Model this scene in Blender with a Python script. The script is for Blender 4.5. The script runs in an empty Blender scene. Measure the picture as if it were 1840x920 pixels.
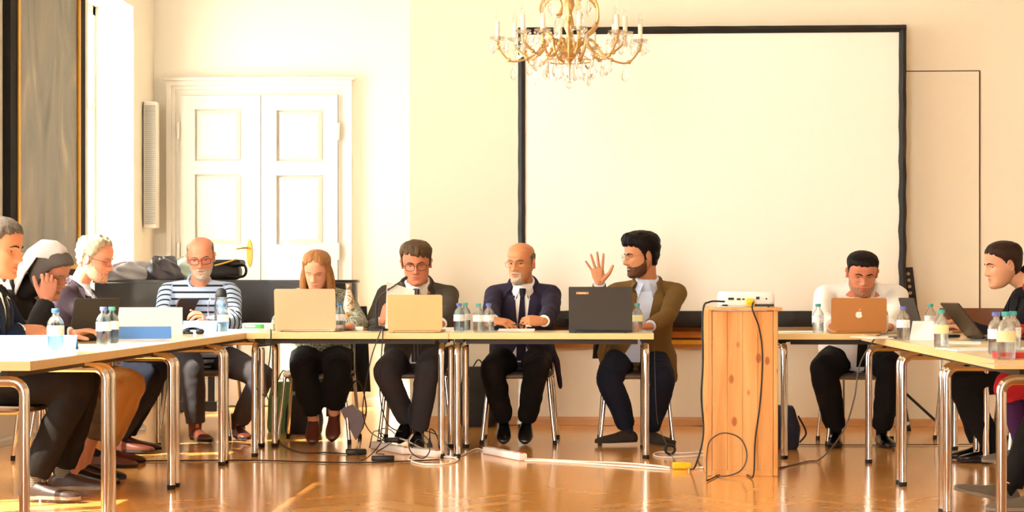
import bpy, bmesh, math, random
import numpy as np
from mathutils import Vector, Matrix
from mathutils.bvhtree import BVHTree

random.seed(7)
SC = bpy.context.scene
COL = SC.collection
PI = math.pi

# ------------------------------------------------------------------ camera
F_PX, CX, HY, CAM_H = 3300.0, 920.0, 512.0, 1.0
YAW = math.atan(168.0 / F_PX)
cam_d = bpy.data.cameras.new('camera')
cam = bpy.data.objects.new('camera', cam_d)
COL.objects.link(cam)
cam.location = (0, 0, CAM_H)
cam.rotation_euler = (PI / 2, 0, YAW)
cam_d.sensor_width = 36.0
cam_d.lens = F_PX / 1840.0 * 36.0
cam_d.shift_y = (HY - 460.0) / 1840.0
cam_d.clip_start = 0.1
cam_d.clip_end = 200
SC.camera = cam

# ------------------------------------------------------------------ world, sun, exposure
wd = bpy.data.worlds.new('world')
SC.world = wd
wd.use_nodes = True
bg = wd.node_tree.nodes['Background']
bg.inputs[0].default_value = (1.0, 0.965, 0.90, 1)
bg.inputs[1].default_value = 8.0

def area(name, loc, rot, sx, sy, power, col):
    l = bpy.data.lights.new(name, 'AREA')
    l.shape = 'RECTANGLE'; l.size = sx; l.size_y = sy
    l.energy = power; l.color = col
    o = bpy.data.objects.new(name, l); COL.objects.link(o)
    o.location = loc; o.rotation_euler = rot
    return o

sun_d = bpy.data.lights.new('sun', 'SUN')
sun_d.energy = 8.5
sun_d.color = (1.0, 0.93, 0.80)
sun_d.angle = math.radians(1.0)
sun = bpy.data.objects.new('sun', sun_d)
COL.objects.link(sun)
SUN_DIR = Vector((0.66, 0.40, -0.78)).normalized()
sun.rotation_euler = SUN_DIR.to_track_quat('-Z', 'Y').to_euler()
sun.location = (-8, 2, 8)

vs = SC.view_settings
vs.view_transform = 'Standard'
vs.look = 'None'
vs.gamma = 1.0
vs.use_curve_mapping = False
vs.exposure = 1.55

# ------------------------------------------------------------------ pixel <-> place helpers (real depth Y in metres)
_cy, _sy = math.cos(YAW), math.sin(YAW)
def W(px, py, Y):
    u = (px - CX) / F_PX; v = (HY - py) / F_PX
    k = Y / (_cy + u * _sy)
    return Vector((k * (-_sy + u * _cy), Y, CAM_H + v * k))
def XP(px, Y):
    return W(px, 0, Y).x
def ON(px, py, z):
    """the point of the horizontal plane z seen at a pixel"""
    u = (px - CX) / F_PX; v = (HY - py) / F_PX
    k = (z - CAM_H) / v
    return Vector((k * (-_sy + u * _cy), k * (_cy + u * _sy), z))

# ------------------------------------------------------------------ materials
def lin(c):
    if isinstance(c, str):
        c = tuple(int(c[i:i + 2], 16) / 255 for i in (0, 2, 4))
        return tuple(x / 12.92 if x <= 0.04045 else ((x + 0.055) / 1.055) ** 2.4 for x in c)
    return tuple(c)

class NT:
    def __init__(s, m): s.t = m.node_tree; s.n = s.t.nodes; s.l = s.t.links
    def new(s, typ, **kw):
        nd = s.n.new(typ)
        for k, v in kw.items(): setattr(nd, k, v)
        return nd
    def link(s, a, b): s.l.new(a, b)

MATS = {}
def mat(name, col, rough=0.5, metal=0.0, var=0.06, nscale=8.0, bump=0.0, bscale=60.0, stretch=(1, 1, 1),
        spec=0.5, trans=0.0, ior=1.45, emit=0.0, coat=0.0, sss=0.0, sheen=0.0, alpha=1.0):
    if name in MATS: return MATS[name]
    m = bpy.data.materials.new(name); m.use_nodes = True
    t = NT(m); b = t.n['Principled BSDF']
    c = lin(col)
    b.inputs['Roughness'].default_value = rough
    b.inputs['Metallic'].default_value = metal
    b.inputs['Specular IOR Level'].default_value = spec
    b.inputs['IOR'].default_value = ior
    b.inputs['Transmission Weight'].default_value = trans
    b.inputs['Coat Weight'].default_value = coat
    b.inputs['Coat Roughness'].default_value = 0.08
    b.inputs['Sheen Weight'].default_value = sheen
    b.inputs['Alpha'].default_value = alpha
    if sss:
        b.inputs['Subsurface Weight'].default_value = sss
        b.inputs['Subsurface Radius'].default_value = (0.012, 0.005, 0.003)
    if emit:
        b.inputs['Emission Color'].default_value = (*c, 1); b.inputs['Emission Strength'].default_value = emit
    tc = t.new('ShaderNodeTexCoord'); mp = t.new('ShaderNodeMapping')
    mp.inputs['Scale'].default_value = stretch
    t.link(tc.outputs['Object'], mp.inputs['Vector'])
    nz = t.new('ShaderNodeTexNoise'); nz.inputs['Scale'].default_value = nscale; nz.inputs['Detail'].default_value = 4
    t.link(mp.outputs[0], nz.inputs['Vector'])
    mx = t.new('ShaderNodeMix', data_type='RGBA')
    mx.inputs['A'].default_value = (*[max(0, x * (1 - var)) for x in c], 1)
    mx.inputs['B'].default_value = (*[min(1, x * (1 + var)) for x in c], 1)
    t.link(nz.outputs['Fac'], mx.inputs['Factor'])
    t.link(mx.outputs['Result'], b.inputs['Base Color'])
    if bump:
        n2 = t.new('ShaderNodeTexNoise'); n2.inputs['Scale'].default_value = bscale; n2.inputs['Detail'].default_value = 3
        t.link(mp.outputs[0], n2.inputs['Vector'])
        bp = t.new('ShaderNodeBump'); bp.inputs['Strength'].default_value = min(1.0, bump); bp.inputs['Distance'].default_value = 0.004
        t.link(n2.outputs['Fac'], bp.inputs['Height']); t.link(bp.outputs[0], b.inputs['Normal'])
    m.diffuse_color = (*c, 1)
    MATS[name] = m
    return m

def clear_mat(name, tint=(1, 1, 1), mix=0.25, ior=1.3, rough=0.02):
    """thin clear stuff: mostly straight through, partly bent and mirrored"""
    m = bpy.data.materials.new(name); m.use_nodes = True
    t = NT(m); b = t.n['Principled BSDF']; out = t.n['Material Output']
    b.inputs['Base Color'].default_value = (*tint, 1); b.inputs['Roughness'].default_value = rough
    b.inputs['Transmission Weight'].default_value = 1.0; b.inputs['IOR'].default_value = ior
    tr = t.new('ShaderNodeBsdfTransparent'); tr.inputs[0].default_value = (*tint, 1)
    tc = t.new('ShaderNodeTexCoord'); nz = t.new('ShaderNodeTexNoise'); nz.inputs['Scale'].default_value = 30
    t.link(tc.outputs['Object'], nz.inputs['Vector'])
    mr = t.new('ShaderNodeMapRange'); mr.inputs['To Min'].default_value = mix * .85; mr.inputs['To Max'].default_value = min(1, mix * 1.15)
    t.link(nz.outputs['Fac'], mr.inputs['Value'])
    mx = t.new('ShaderNodeMixShader'); t.link(mr.outputs[0], mx.inputs[0]); t.link(tr.outputs[0], mx.inputs[1]); t.link(b.outputs[0], mx.inputs[2])
    t.link(mx.outputs[0], out.inputs['Surface']); MATS[name] = m
    return m

# ------------------------------------------------------------------ mesh builder
def _frame(d, up=None):
    d = d.normalized()
    if up is None: up = Vector((0, 0, 1)) if abs(d.z) < 0.95 else Vector((0, 1, 0))
    x = d.cross(up)
    if x.length < 1e-6: x = d.cross(Vector((1, 0, 0)))
    x.normalize(); y = x.cross(d).normalized()
    return x, y

class MB:
    def __init__(s): s.v = []; s.f = []; s.m = []; s.cur = 0
    def add(s, V, F, mi=None):
        o = len(s.v); s.v.extend([tuple(p) for p in V])
        for f in F: s.f.append(tuple(i + o for i in f)); s.m.append(s.cur if mi is None else mi)
        return s
    def box(s, c, size, rotz=0.0, M=None):
        hx, hy, hz = size[0] / 2, size[1] / 2, size[2] / 2
        P = [Vector((x, y, z)) for z in (-hz, hz) for x, y in ((-hx, -hy), (hx, -hy), (hx, hy), (-hx, hy))]
        R = M if M is not None else Matrix.Rotation(rotz, 3, 'Z')
        P = [R @ p + Vector(c) for p in P]
        return s.add(P, [(3, 2, 1, 0), (4, 5, 6, 7), (0, 1, 5, 4), (1, 2, 6, 5), (2, 3, 7, 6), (3, 0, 4, 7)])
    def rbox(s, c, size, r=0.005, seg=2, rotz=0.0, M=None):
        bm = bmesh.new(); bmesh.ops.create_cube(bm, size=1.0)
        for v in bm.verts: v.co = Vector((v.co.x * size[0], v.co.y * size[1], v.co.z * size[2]))
        r = min(r, min(size) * 0.49)
        bmesh.ops.bevel(bm, geom=bm.edges[:], offset=r, segments=seg, affect='EDGES', profile=0.5)
        R = M if M is not None else Matrix.Rotation(rotz, 3, 'Z')
        bm.verts.index_update()
        V = [R @ v.co + Vector(c) for v in bm.verts]; F = [[v.index for v in f.verts] for f in bm.faces]
        bm.free()
        return s.add(V, F)
    def tube(s, pts, r, n=10, caps=True, up=None, flat=1.0, rnd=False, closed=False):
        pts = [Vector(p) for p in pts]; k = len(pts)
        rr = list(r) if isinstance(r, (list, tuple)) else [r] * k
        if rnd and not closed:
            d0 = (pts[0] - pts[1]).normalized(); d1 = (pts[-1] - pts[-2]).normalized()
            e0 = [(pts[0] + d0 * rr[0] * math.sin(a), rr[0] * math.cos(a)) for a in (1.45, 1.1, 0.6)]
            e1 = [(pts[-1] + d1 * rr[-1] * math.sin(a), rr[-1] * math.cos(a)) for a in (0.6, 1.1, 1.45)]
            pts = [p for p, _ in e0] + pts + [p for p, _ in e1]
            rr = [q for _, q in e0] + rr + [q for _, q in e1]; k = len(pts)
        V = []; F = []
        px = None
        for i, p in enumerate(pts):
            if closed: d = pts[(i + 1) % k] - pts[i - 1]
            else: d = pts[min(i + 1, k - 1)] - pts[max(i - 1, 0)]
            if d.length < 1e-9: d = Vector((0, 0, 1))
            d.normalize()
            if px is None or up is not None: x, y = _frame(d, up)
            else:
                x = px - d * px.dot(d)
                if x.length < 1e-6: x, y = _frame(d)
                else: x.normalize(); y = x.cross(d).normalized()
            px = x
            for j in range(n):
                a = 2 * PI * j / n
                V.append(p + x * (rr[i] * math.cos(a)) + y * (rr[i] * flat * math.sin(a)))
        for i in range(k if closed else k - 1):
            a0 = i * n; b0 = ((i + 1) % k) * n
            for j in range(n): F.append((a0 + j, b0 + j, b0 + (j + 1) % n, a0 + (j + 1) % n))
        if caps and not closed:
            F.append(tuple(range(n))); F.append(tuple(reversed(range((k - 1) * n, k * n))))
        # consistent outward direction is restored on build
        return s.add(V, F)
    def cyl(s, a, b, r, r2=None, n=16):
        return s.tube([a, b], [r, r if r2 is None else r2], n=n)
    def lathe(s, c, prof, n=20, axis=None):
        """prof: list of (radius, height) from bottom to top"""
        c = Vector(c); V = []; F = []
        M = Matrix.Identity(3) if axis is None else Vector((0, 0, 1)).rotation_difference(Vector(axis)).to_matrix()
        for r, z in prof:
            for j in range(n):
                a = 2 * PI * j / n
                V.append(c + M @ Vector((r * math.cos(a), r * math.sin(a), z)))
        for i in range(len(prof) - 1):
            for j in range(n): F.append((i * n + j, i * n + (j + 1) % n, (i + 1) * n + (j + 1) % n, (i + 1) * n + j))
        if prof[0][0] > 1e-5: F.append(tuple(reversed(range(n))))
        if prof[-1][0] > 1e-5: F.append(tuple(range((len(prof) - 1) * n, len(prof) * n)))
        return s.add(V, F)
    def ell(s, c, r, M=None, nu=16, nv=10):
        c = Vector(c); V = []; F = []
        R = M if M is not None else Matrix.Identity(3)
        for i in range(1, nv):
            t = PI * i / nv
            for j in range(nu):
                a = 2 * PI * j / nu
                V.append(c + R @ Vector((r[0] * math.sin(t) * math.cos(a), r[1] * math.sin(t) * math.sin(a), r[2] * math.cos(t))))
        top = len(V); V.append(c + R @ Vector((0, 0, r[2]))); V.append(c + R @ Vector((0, 0, -r[2])))
        for i in range(nv - 2):
            for j in range(nu): F.append((i * nu + j, (i + 1) * nu + j, (i + 1) * nu + (j + 1) % nu, i * nu + (j + 1) % nu))
        for j in range(nu):
            F.append((top, j, (j + 1) % nu)); F.append((top + 1, (nv - 2) * nu + (j + 1) % nu, (nv - 2) * nu + j))
        return s.add(V, F)
    def rings(s, R, caps=True, closed_u=True):
        """R: list of equally long rings of points"""
        n = len(R[0]); V = [p for r in R for p in r]; F = []
        for i in range(len(R) - 1):
            for j in range(n if closed_u else n - 1):
                F.append((i * n + j, i * n + (j + 1) % n, (i + 1) * n + (j + 1) % n, (i + 1) * n + j))
        if caps and closed_u:
            F.append(tuple(reversed(range(n)))); F.append(tuple(range((len(R) - 1) * n, len(R) * n)))
        return s.add(V, F)
    def prism(s, poly, z0, z1, M=None, c=(0, 0, 0)):
        n = len(poly); R = M if M is not None else Matrix.Identity(3); c = Vector(c)
        V = [R @ Vector((x, y, z)) + c for z in (z0, z1) for x, y in poly]
        F = [tuple(reversed(range(n))), tuple(range(n, 2 * n))] + [(i, (i + 1) % n, n + (i + 1) % n, n + i) for i in range(n)]
        return s.add(V, F)
    def build(s, name, mats, parent=None, smooth=True, loc=None, angle=40, fix=True):
        off = Vector((0, 0, 0))
        if parent is not None: off = WLOC.get(parent.name, Vector((0, 0, 0)))
        elif loc is not None: off = Vector(loc)
        me = bpy.data.meshes.new(name)
        A = np.array(s.v, dtype=float).reshape(-1, 3) - np.array(off)
        me.from_pydata(A.tolist(), [], s.f)
        if not isinstance(mats, (list, tuple)): mats = [mats]
        for m in mats: me.materials.append(m)
        if len(mats) > 1: me.polygons.foreach_set('material_index', s.m)
        if fix:
            bm = bmesh.new(); bm.from_mesh(me); bmesh.ops.recalc_face_normals(bm, faces=bm.faces[:]); bm.to_mesh(me); bm.free()
        if smooth:
            me.polygons.foreach_set('use_smooth', [True] * len(me.polygons))
            if angle < 180: me.set_sharp_from_angle(angle=math.radians(angle))
        me.update()
        o = bpy.data.objects.new(name, me); COL.objects.link(o)
        if parent is not None:
            o.parent = parent; WLOC[o.name] = off.copy()
        else:
            o.location = off; WLOC[o.name] = off.copy()
        return o

WLOC = {}
def tag(o, label, cat, group=None):
    o['label'] = label; o['category'] = cat
    if group: o['group'] = group
    return o
def thing(name, loc, label, cat, group=None):
    o = bpy.data.objects.new(name, None); COL.objects.link(o)
    o.location = loc; o.empty_display_size = 0.1
    WLOC[o.name] = Vector(loc)
    return tag(o, label, cat, group)
def struct(o):
    o['kind'] = 'structure'; return o
def copy_tree(o, parent=None):
    c = o.copy(); COL.objects.link(c)
    if parent is not None: c.parent = parent
    WLOC[c.name] = WLOC.get(o.name, Vector((0, 0, 0)))
    for ch in list(o.children): copy_tree(ch, c)
    return c
def place(proto, first, loc, rotz, label, group=None):
    o = proto if first else copy_tree(proto)
    o.location = loc; o.rotation_euler = (0, 0, rotz); o['label'] = label
    if group: o['group'] = group
    return o
def smooth_path(pts, n=8):
    """Catmull-Rom through the points"""
    P = [Vector(p) for p in pts]; P = [P[0] * 2 - P[1]] + P + [P[-1] * 2 - P[-2]]
    out = []
    for i in range(1, len(P) - 2):
        for k in range(n):
            t = k / n; a, b, c, d = P[i - 1], P[i], P[i + 1], P[i + 2]
            out.append(0.5 * ((2 * b) + (c - a) * t + (2 * a - 5 * b + 4 * c - d) * t * t + (3 * b - 3 * c + d - a) * t ** 3))
    out.append(P[-2]); return out
def text_mesh(txt, size, name, material, parent, M, off, depth=0.0005, bold=False, sx=1.0):
    """raised lettering as a mesh; M: 3x3 giving text x, y, normal axes in world"""
    cu = bpy.data.curves.new('t', 'FONT'); cu.body = txt; cu.size = size; cu.align_x = 'CENTER'; cu.align_y = 'CENTER'
    cu.extrude = depth; cu.resolution_u = 3
    if bold: cu.offset = size * 0.02
    o = bpy.data.objects.new('t', cu); COL.objects.link(o)
    bpy.context.view_layer.update()
    dg = bpy.context.evaluated_depsgraph_get()
    me = bpy.data.meshes.new_from_object(o.evaluated_get(dg))
    V = [M @ Vector((v.co.x * sx, v.co.y, v.co.z)) + Vector(off) for v in me.vertices]
    F = [tuple(p.vertices) for p in me.polygons]
    bpy.data.objects.remove(o); bpy.data.curves.remove(cu); bpy.data.meshes.remove(me)
    return MB().add(V, F).build(name, material, parent, smooth=False, fix=False)

def vox(parts, size, smooth=2, factor=0.5):
    """union of closed shapes as one continuous skin"""
    me = bpy.data.meshes.new('tmp')
    V = []; F = []
    for p in parts:
        o = len(V); V.extend(p.v); F.extend([tuple(i + o for i in f) for f in p.f])
    me.from_pydata([tuple(v) for v in V], [], F)
    bm = bmesh.new(); bm.from_mesh(me); bmesh.ops.recalc_face_normals(bm, faces=bm.faces[:]); bm.to_mesh(me); bm.free()
    o = bpy.data.objects.new('tmp', me); COL.objects.link(o)
    md = o.modifiers.new('r', 'REMESH'); md.mode = 'VOXEL'; md.voxel_size = size
    if smooth:
        sm = o.modifiers.new('s', 'SMOOTH'); sm.iterations = smooth; sm.factor = factor
    bpy.context.view_layer.update()
    dg = bpy.context.evaluated_depsgraph_get()
    m2 = bpy.data.meshes.new_from_object(o.evaluated_get(dg))
    n = len(m2.vertices); A = np.empty(n * 3); m2.vertices.foreach_get('co', A); A = A.reshape(-1, 3)
    Fq = [tuple(p.vertices) for p in m2.polygons]
    bpy.data.objects.remove(o); bpy.data.meshes.remove(me); bpy.data.meshes.remove(m2)
    return A, Fq
# ================================================================== THE ROOM
X_L, X_R, Y_REC, Y_WALL, X_STEP, Z_C = -3.73, 5.2, 15.02, 13.1, -1.40, 4.3
M_wall = mat('cream_plaster', 'f3e7ce', 0.85, var=0.02, nscale=1.5, bump=0.08, bscale=40)
M_wall_w = mat('white_plaster', 'dcd4c4', 0.85, var=0.02, nscale=1.5, bump=0.08, bscale=40)
M_white = mat('white_lacquer', 'd2cabc', 0.45, var=0.02, nscale=3)
M_skirt = mat('skirting_wood', 'd9a06a', 0.45, var=0.12, nscale=6, stretch=(1, 8, 8))
M_gap = mat('door_gap', '6a5a44', 0.8)
M_chrome = mat('chrome', 'd8d2c8', 0.10, 1.0, var=0.02)
M_black = mat('black_plastic', '141312', 0.45, var=0.1)
M_rubber = mat('black_rubber', '1b1a19', 0.75)
M_brass = mat('brass', 'c9a24a', 0.25, 1.0, var=0.05)
M_gold = mat('gilt', 'c98f2e', 0.38, 0.85, var=0.15, nscale=30, bump=0.2, bscale=90)

def wood_floor_mat():
    m = bpy.data.materials.new('parquet_wood'); m.use_nodes = True
    t = NT(m); b = t.n['Principled BSDF']
    at = t.new('ShaderNodeAttribute', attribute_name='tone')
    oi = t.new('ShaderNodeObjectInfo')
    ad = t.new('ShaderNodeMath', operation='ADD'); t.link(at.outputs['Fac'], ad.inputs[0]); t.link(oi.outputs['Random'], ad.inputs[1])
    fr = t.new('ShaderNodeMath', operation='FRACT'); t.link(ad.outputs[0], fr.inputs[0])
    tc = t.new('ShaderNodeTexCoord'); mp = t.new('ShaderNodeMapping'); mp.inputs['Scale'].default_value = (5, 5, 5)
    t.link(tc.outputs['Object'], mp.inputs[0])
    wv = t.new('ShaderNodeTexNoise'); wv.inputs['Scale'].default_value = 4; wv.inputs['Detail'].default_value = 5
    t.link(mp.outputs[0], wv.inputs['Vector'])
    rp = t.new('ShaderNodeValToRGB')
    rp.color_ramp.elements[0].color = (*lin('e49a46'), 1); rp.color_ramp.elements[1].color = (*lin('f4b262'), 1)
    t.link(fr.outputs[0], rp.inputs[0])
    mx = t.new('ShaderNodeMix', data_type='RGBA', blend_type='MULTIPLY'); mx.inputs['Factor'].default_value = 0.35
    r2 = t.new('ShaderNodeValToRGB'); r2.color_ramp.elements[0].color = (0.8, 0.75, 0.7, 1); r2.color_ramp.elements[0].position = 0.3
    r2.color_ramp.elements[1].position = 0.65
    t.link(wv.outputs['Fac'], r2.inputs[0])
    t.link(rp.outputs[0], mx.inputs['A']); t.link(r2.outputs[0], mx.inputs['B'])
    t.link(mx.outputs['Result'], b.inputs['Base Color'])
    b.inputs['Roughness'].default_value = 0.17
    b.inputs['Coat Weight'].default_value = 0.4; b.inputs['Coat Roughness'].default_value = 0.12
    n2 = t.new('ShaderNodeTexNoise'); n2.inputs['Scale'].default_value = 3.0; n2.inputs['Detail'].default_value = 2
    t.link(tc.outputs['Object'], n2.inputs['Vector'])
    bp = t.new('ShaderNodeBump'); bp.inputs['Strength'].default_value = 0.06; bp.inputs['Distance'].default_value = 0.02
    return m
M_floor = wood_floor_mat()

# floor slab and herringbone planks
fl = MB().box((0.7, 6.0, -0.03), (9.4, 20.0, 0.05)).build('floor', mat('floor_joint', 'a86a30', 0.6), smooth=False, loc=(0, 6, 0)); struct(fl)
PL, PW = 0.48, 0.08
def plank_mesh():
    h, w, l, c = 0.0045, PW / 2 - 0.00015, PL / 2 - 0.00015, 0.0002
    V = [(-l, -w, -h), (l, -w, -h), (l, w, -h), (-l, w, -h), (-l, -w, -c), (l, -w, -c), (l, w, -c), (-l, w, -c),
         (-l + c, -w + c, 0), (l - c, -w + c, 0), (l - c, w - c, 0), (-l + c, w - c, 0)]
    F = [(0, 1, 5, 4), (1, 2, 6, 5), (2, 3, 7, 6), (3, 0, 4, 7), (4, 5, 9, 8), (5, 6, 10, 9), (6, 7, 11, 10), (7, 4, 8, 11), (8, 9, 10, 11)]
    return V, F
PV, PF = plank_mesh()
def plank_spots():
    out = []
    c45 = math.sqrt(0.5); k = int(round(PL / PW))
    # herringbone lattice in its own axes, turned 45 degrees
    for i in range(50, 145):
        for j in range(-9, 10):
            # horizontal and vertical planks of the repeat
            bx = i * PW + j * PL; by = i * PW - j * PL
            for (cx, cy, a) in ((bx + PL / 2, by + PW / 2, 0.0), (bx + PW / 2, by + PW + PL / 2, PI / 2)):
                x = (cx - cy) * c45; y = (cx + cy) * c45
                if X_L - 0.3 < x < 4.6 and 7.2 < y < Y_REC + 0.2:
                    if y > Y_WALL + 0.1 and x > X_STEP + 0.3: continue
                    out.append((x, y, a + PI / 4))
    return out
spots = plank_spots()
def in_view(x, y):
    u = (x * _cy + y * _sy) / (y * _cy - x * _sy) * F_PX + CX
    v = HY + F_PX * CAM_H / y
    return -20 < u < 1860 and v < 930
vis = sorted([s for s in spots if in_view(s[0], s[1])], key=lambda s: s[1])
near = vis[:290]; nset = set(near)
pm = bpy.data.meshes.new('plank'); pm.from_pydata(PV, [], PF); pm.materials.append(M_floor)
for (x, y, a) in near:
    o = bpy.data.objects.new('plank', pm); COL.objects.link(o); o.parent = fl
    o.location = (x, y - 6, 0); o.rotation_euler = (0, 0, a)
V = []; F = []; tones = []
for (x, y, a) in spots:
    if (x, y, a) in nset: continue
    ca, sa = math.cos(a), math.sin(a); o0 = len(V); tn = random.random()
    V.extend([(x + px * ca - py * sa, y - 6 + px * sa + py * ca, pz) for px, py, pz in PV])
    F.extend([tuple(i + o0 for i in f) for f in PF]); tones.extend([tn] * len(PV))
me = bpy.data.meshes.new('far_planks'); me.from_pydata(V, [], F); me.materials.append(M_floor)
at = me.attributes.new('tone', 'FLOAT', 'POINT'); at.data.foreach_set('value', tones)
o = bpy.data.objects.new('far_planks', me); COL.objects.link(o); o.parent = fl; o['kind'] = 'stuff'

# walls -------------------------------------------------------------
TW = 0.45
WINS = [(13.08, 14.36), (9.3, 10.85), (6.3, 7.85)]
ZS, ZT = 0.75, 3.2
wl = MB()
ys = -3.0
for (a, b) in sorted(WINS):
    wl.box((X_L - TW / 2, (ys + a) / 2, Z_C / 2), (TW, a - ys, Z_C))
    wl.box((X_L - TW / 2, (a + b) / 2, ZS / 2), (TW, b - a, ZS))
    wl.box((X_L - TW / 2, (a + b) / 2, (ZT + Z_C) / 2), (TW, b - a, Z_C - ZT))
    ys = b
wl.box((X_L - TW / 2, (ys + Y_REC + 0.3) / 2, Z_C / 2), (TW, Y_REC + 0.3 - ys, Z_C))
struct(wl.build('wall_left', M_wall_w, smooth=False, loc=(X_L, 6, 0)))
struct(MB().box(((X_L + X_STEP) / 2 - 0.1, Y_REC + 0.15, Z_C / 2), (X_STEP - X_L + 0.7, 0.3, Z_C)).build('wall_recess', M_wall_w, smooth=False, loc=(-2.5, Y_REC, 0)))
struct(MB().box(((X_STEP + X_R) / 2, (Y_WALL + Y_REC + 0.3) / 2, Z_C / 2), (X_R - X_STEP, Y_REC + 0.3 - Y_WALL, Z_C)).build('wall_back', M_wall, smooth=False, loc=(1.8, Y_WALL, 0)))
struct(MB().box((X_R + 0.15, 6, Z_C / 2), (0.3, 18, Z_C)).build('wall_right', M_wall, smooth=False, loc=(X_R, 6, 0)))
struct(MB().box((1.9, -3.15, Z_C / 2), (6.6, 0.3, Z_C)).build('rear_fill_blocker', M_wall, smooth=False, loc=(1.9, -3, 0)))  # added out-of-view partial wall; cuts frontal fill so light comes from the left
struct(MB().box((0.7, 6.0, Z_C + 0.1), (9.8, 19.5, 0.2)).build('ceiling', M_wall_w, smooth=False, loc=(0, 6, Z_C)))

def skirting(name, a, b, nrm, h=0.06, d=0.018, m=None):
    a = Vector(a); b = Vector(b); n = Vector(nrm)
    prof = [(0, 0), (d, 0), (d, h * 0.7), (d * 0.5, h * 0.9), (d * 0.4, h), (0, h)]
    R = [[p + n * q + Vector((0, 0, z + 0.001)) for q, z in prof] for p in (a, b)]
    return struct(MB().rings(R).build(name, m or M_skirt, smooth=False, loc=tuple((a + b) / 2)))
skirting('baseboard_back', (X_STEP, Y_WALL - 0.001, 0), (X_R, Y_WALL - 0.001, 0), (0, -1, 0))
skirting('baseboard_left', (X_L + 0.001, 4, 0), (X_L + 0.001, Y_REC, 0), (1, 0, 0), 0.05, 0.012, M_white)
skirting('baseboard_recess', (XP(640, Y_REC) + 0.05, Y_REC - 0.001, 0), (X_STEP, Y_REC - 0.001, 0), (0, -1, 0), 0.08, 0.015, M_white)

# windows of the left wall: frame, mullion, transom, six panes
M_glass = clear_mat('window_glass', (.97, .98, .98), .06, 1.4)
for wi, (a, b) in enumerate(WINS):
    cx = X_L - 0.34
    w = MB(); t = 0.07
    w.box((cx, (a + b) / 2, ZS + t / 2), (0.07, b - a, t)).box((cx, (a + b) / 2, ZT - t / 2), (0.07, b - a, t))
    w.box((cx, a + t / 2, (ZS + ZT) / 2), (0.07, t, ZT - ZS)).box((cx, b - t / 2, (ZS + ZT) / 2), (0.07, t, ZT - ZS))
    wo = struct(w.build('window_%d' % (wi + 1), M_white, smooth=False, loc=(cx, (a + b) / 2, ZS)))
    MB().box((cx, (a + b) / 2, (ZS + ZT) / 2), (0.06, 0.06, ZT - ZS - 2 * t)).build('mullion', M_white, wo, smooth=False)
    MB().box((cx, (a + b) / 2, ZS + 1.65), (0.055, b - a - 2 * t, 0.07)).build('transom', M_white, wo, smooth=False)
    MB().rbox((X_L - 0.15, (a + b) / 2, ZS + 0.012), (0.34, b - a - 0.004, 0.024), 0.006).build('window_sill', M_white, wo)
    for (p, q) in ((a + t, (a + b) / 2 - 0.03), ((a + b) / 2 + 0.03, b - t)):
        for (z0, z1) in ((ZS + t, ZS + 1.615), (ZS + 1.685, ZT - t)):
            MB().box((cx, (p + q) / 2, (z0 + z1) / 2), (0.006, q - p - 0.002, z1 - z0 - 0.002)).build('pane', M_glass, wo, smooth=False)

# white double door of the recess ---------------------------------------
yd = Y_REC
dx0, dx1 = XP(303, yd), XP(634, yd)           # outer edges of the moulded frame
ix0, ix1 = XP(327, yd), XP(609, yd)
xm = XP(471, yd)
ztop, zdoor = W(400, 146, yd).z, W(400, 172, yd).z
fr = MB()
def frame_prof(x0, x1, z1, depth):
    return x0, x1, z1, depth
for (o0, o1, d) in ((0.0, 0.35, 0.075), (0.35, 0.62, 0.05), (0.62, 1.0, 0.035)):   # stepped moulding, outer proud
    l0 = dx0 + (ix0 - dx0) * o0; l1 = dx0 + (ix0 - dx0) * o1
    r0 = dx1 + (ix1 - dx1) * o1; r1 = dx1 + (ix1 - dx1) * o0
    t0 = zdoor + (ztop - zdoor) * (1 - o1); t1 = zdoor + (ztop - zdoor) * (1 - o0)
    fr.box(((l0 + l1) / 2, yd - d / 2, t1 / 2), (l1 - l0, d, t1))
    fr.box(((r0 + r1) / 2, yd - d / 2, t1 / 2), (r1 - r0, d, t1))
    fr.box(((l1 + r0) / 2, yd - d / 2, (t0 + t1) / 2), (r0 - l1, d, t1 - t0))
dfr = struct(fr.build('door_1', M_white, smooth=False, loc=((dx0 + dx1) / 2, yd, 0)))
MB().rbox(((dx0 + dx1) / 2, yd - 0.05, ztop + 0.012), (dx1 - dx0 + 0.05, 0.1, 0.03), 0.008).build('cornice', M_white, dfr)
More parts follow.
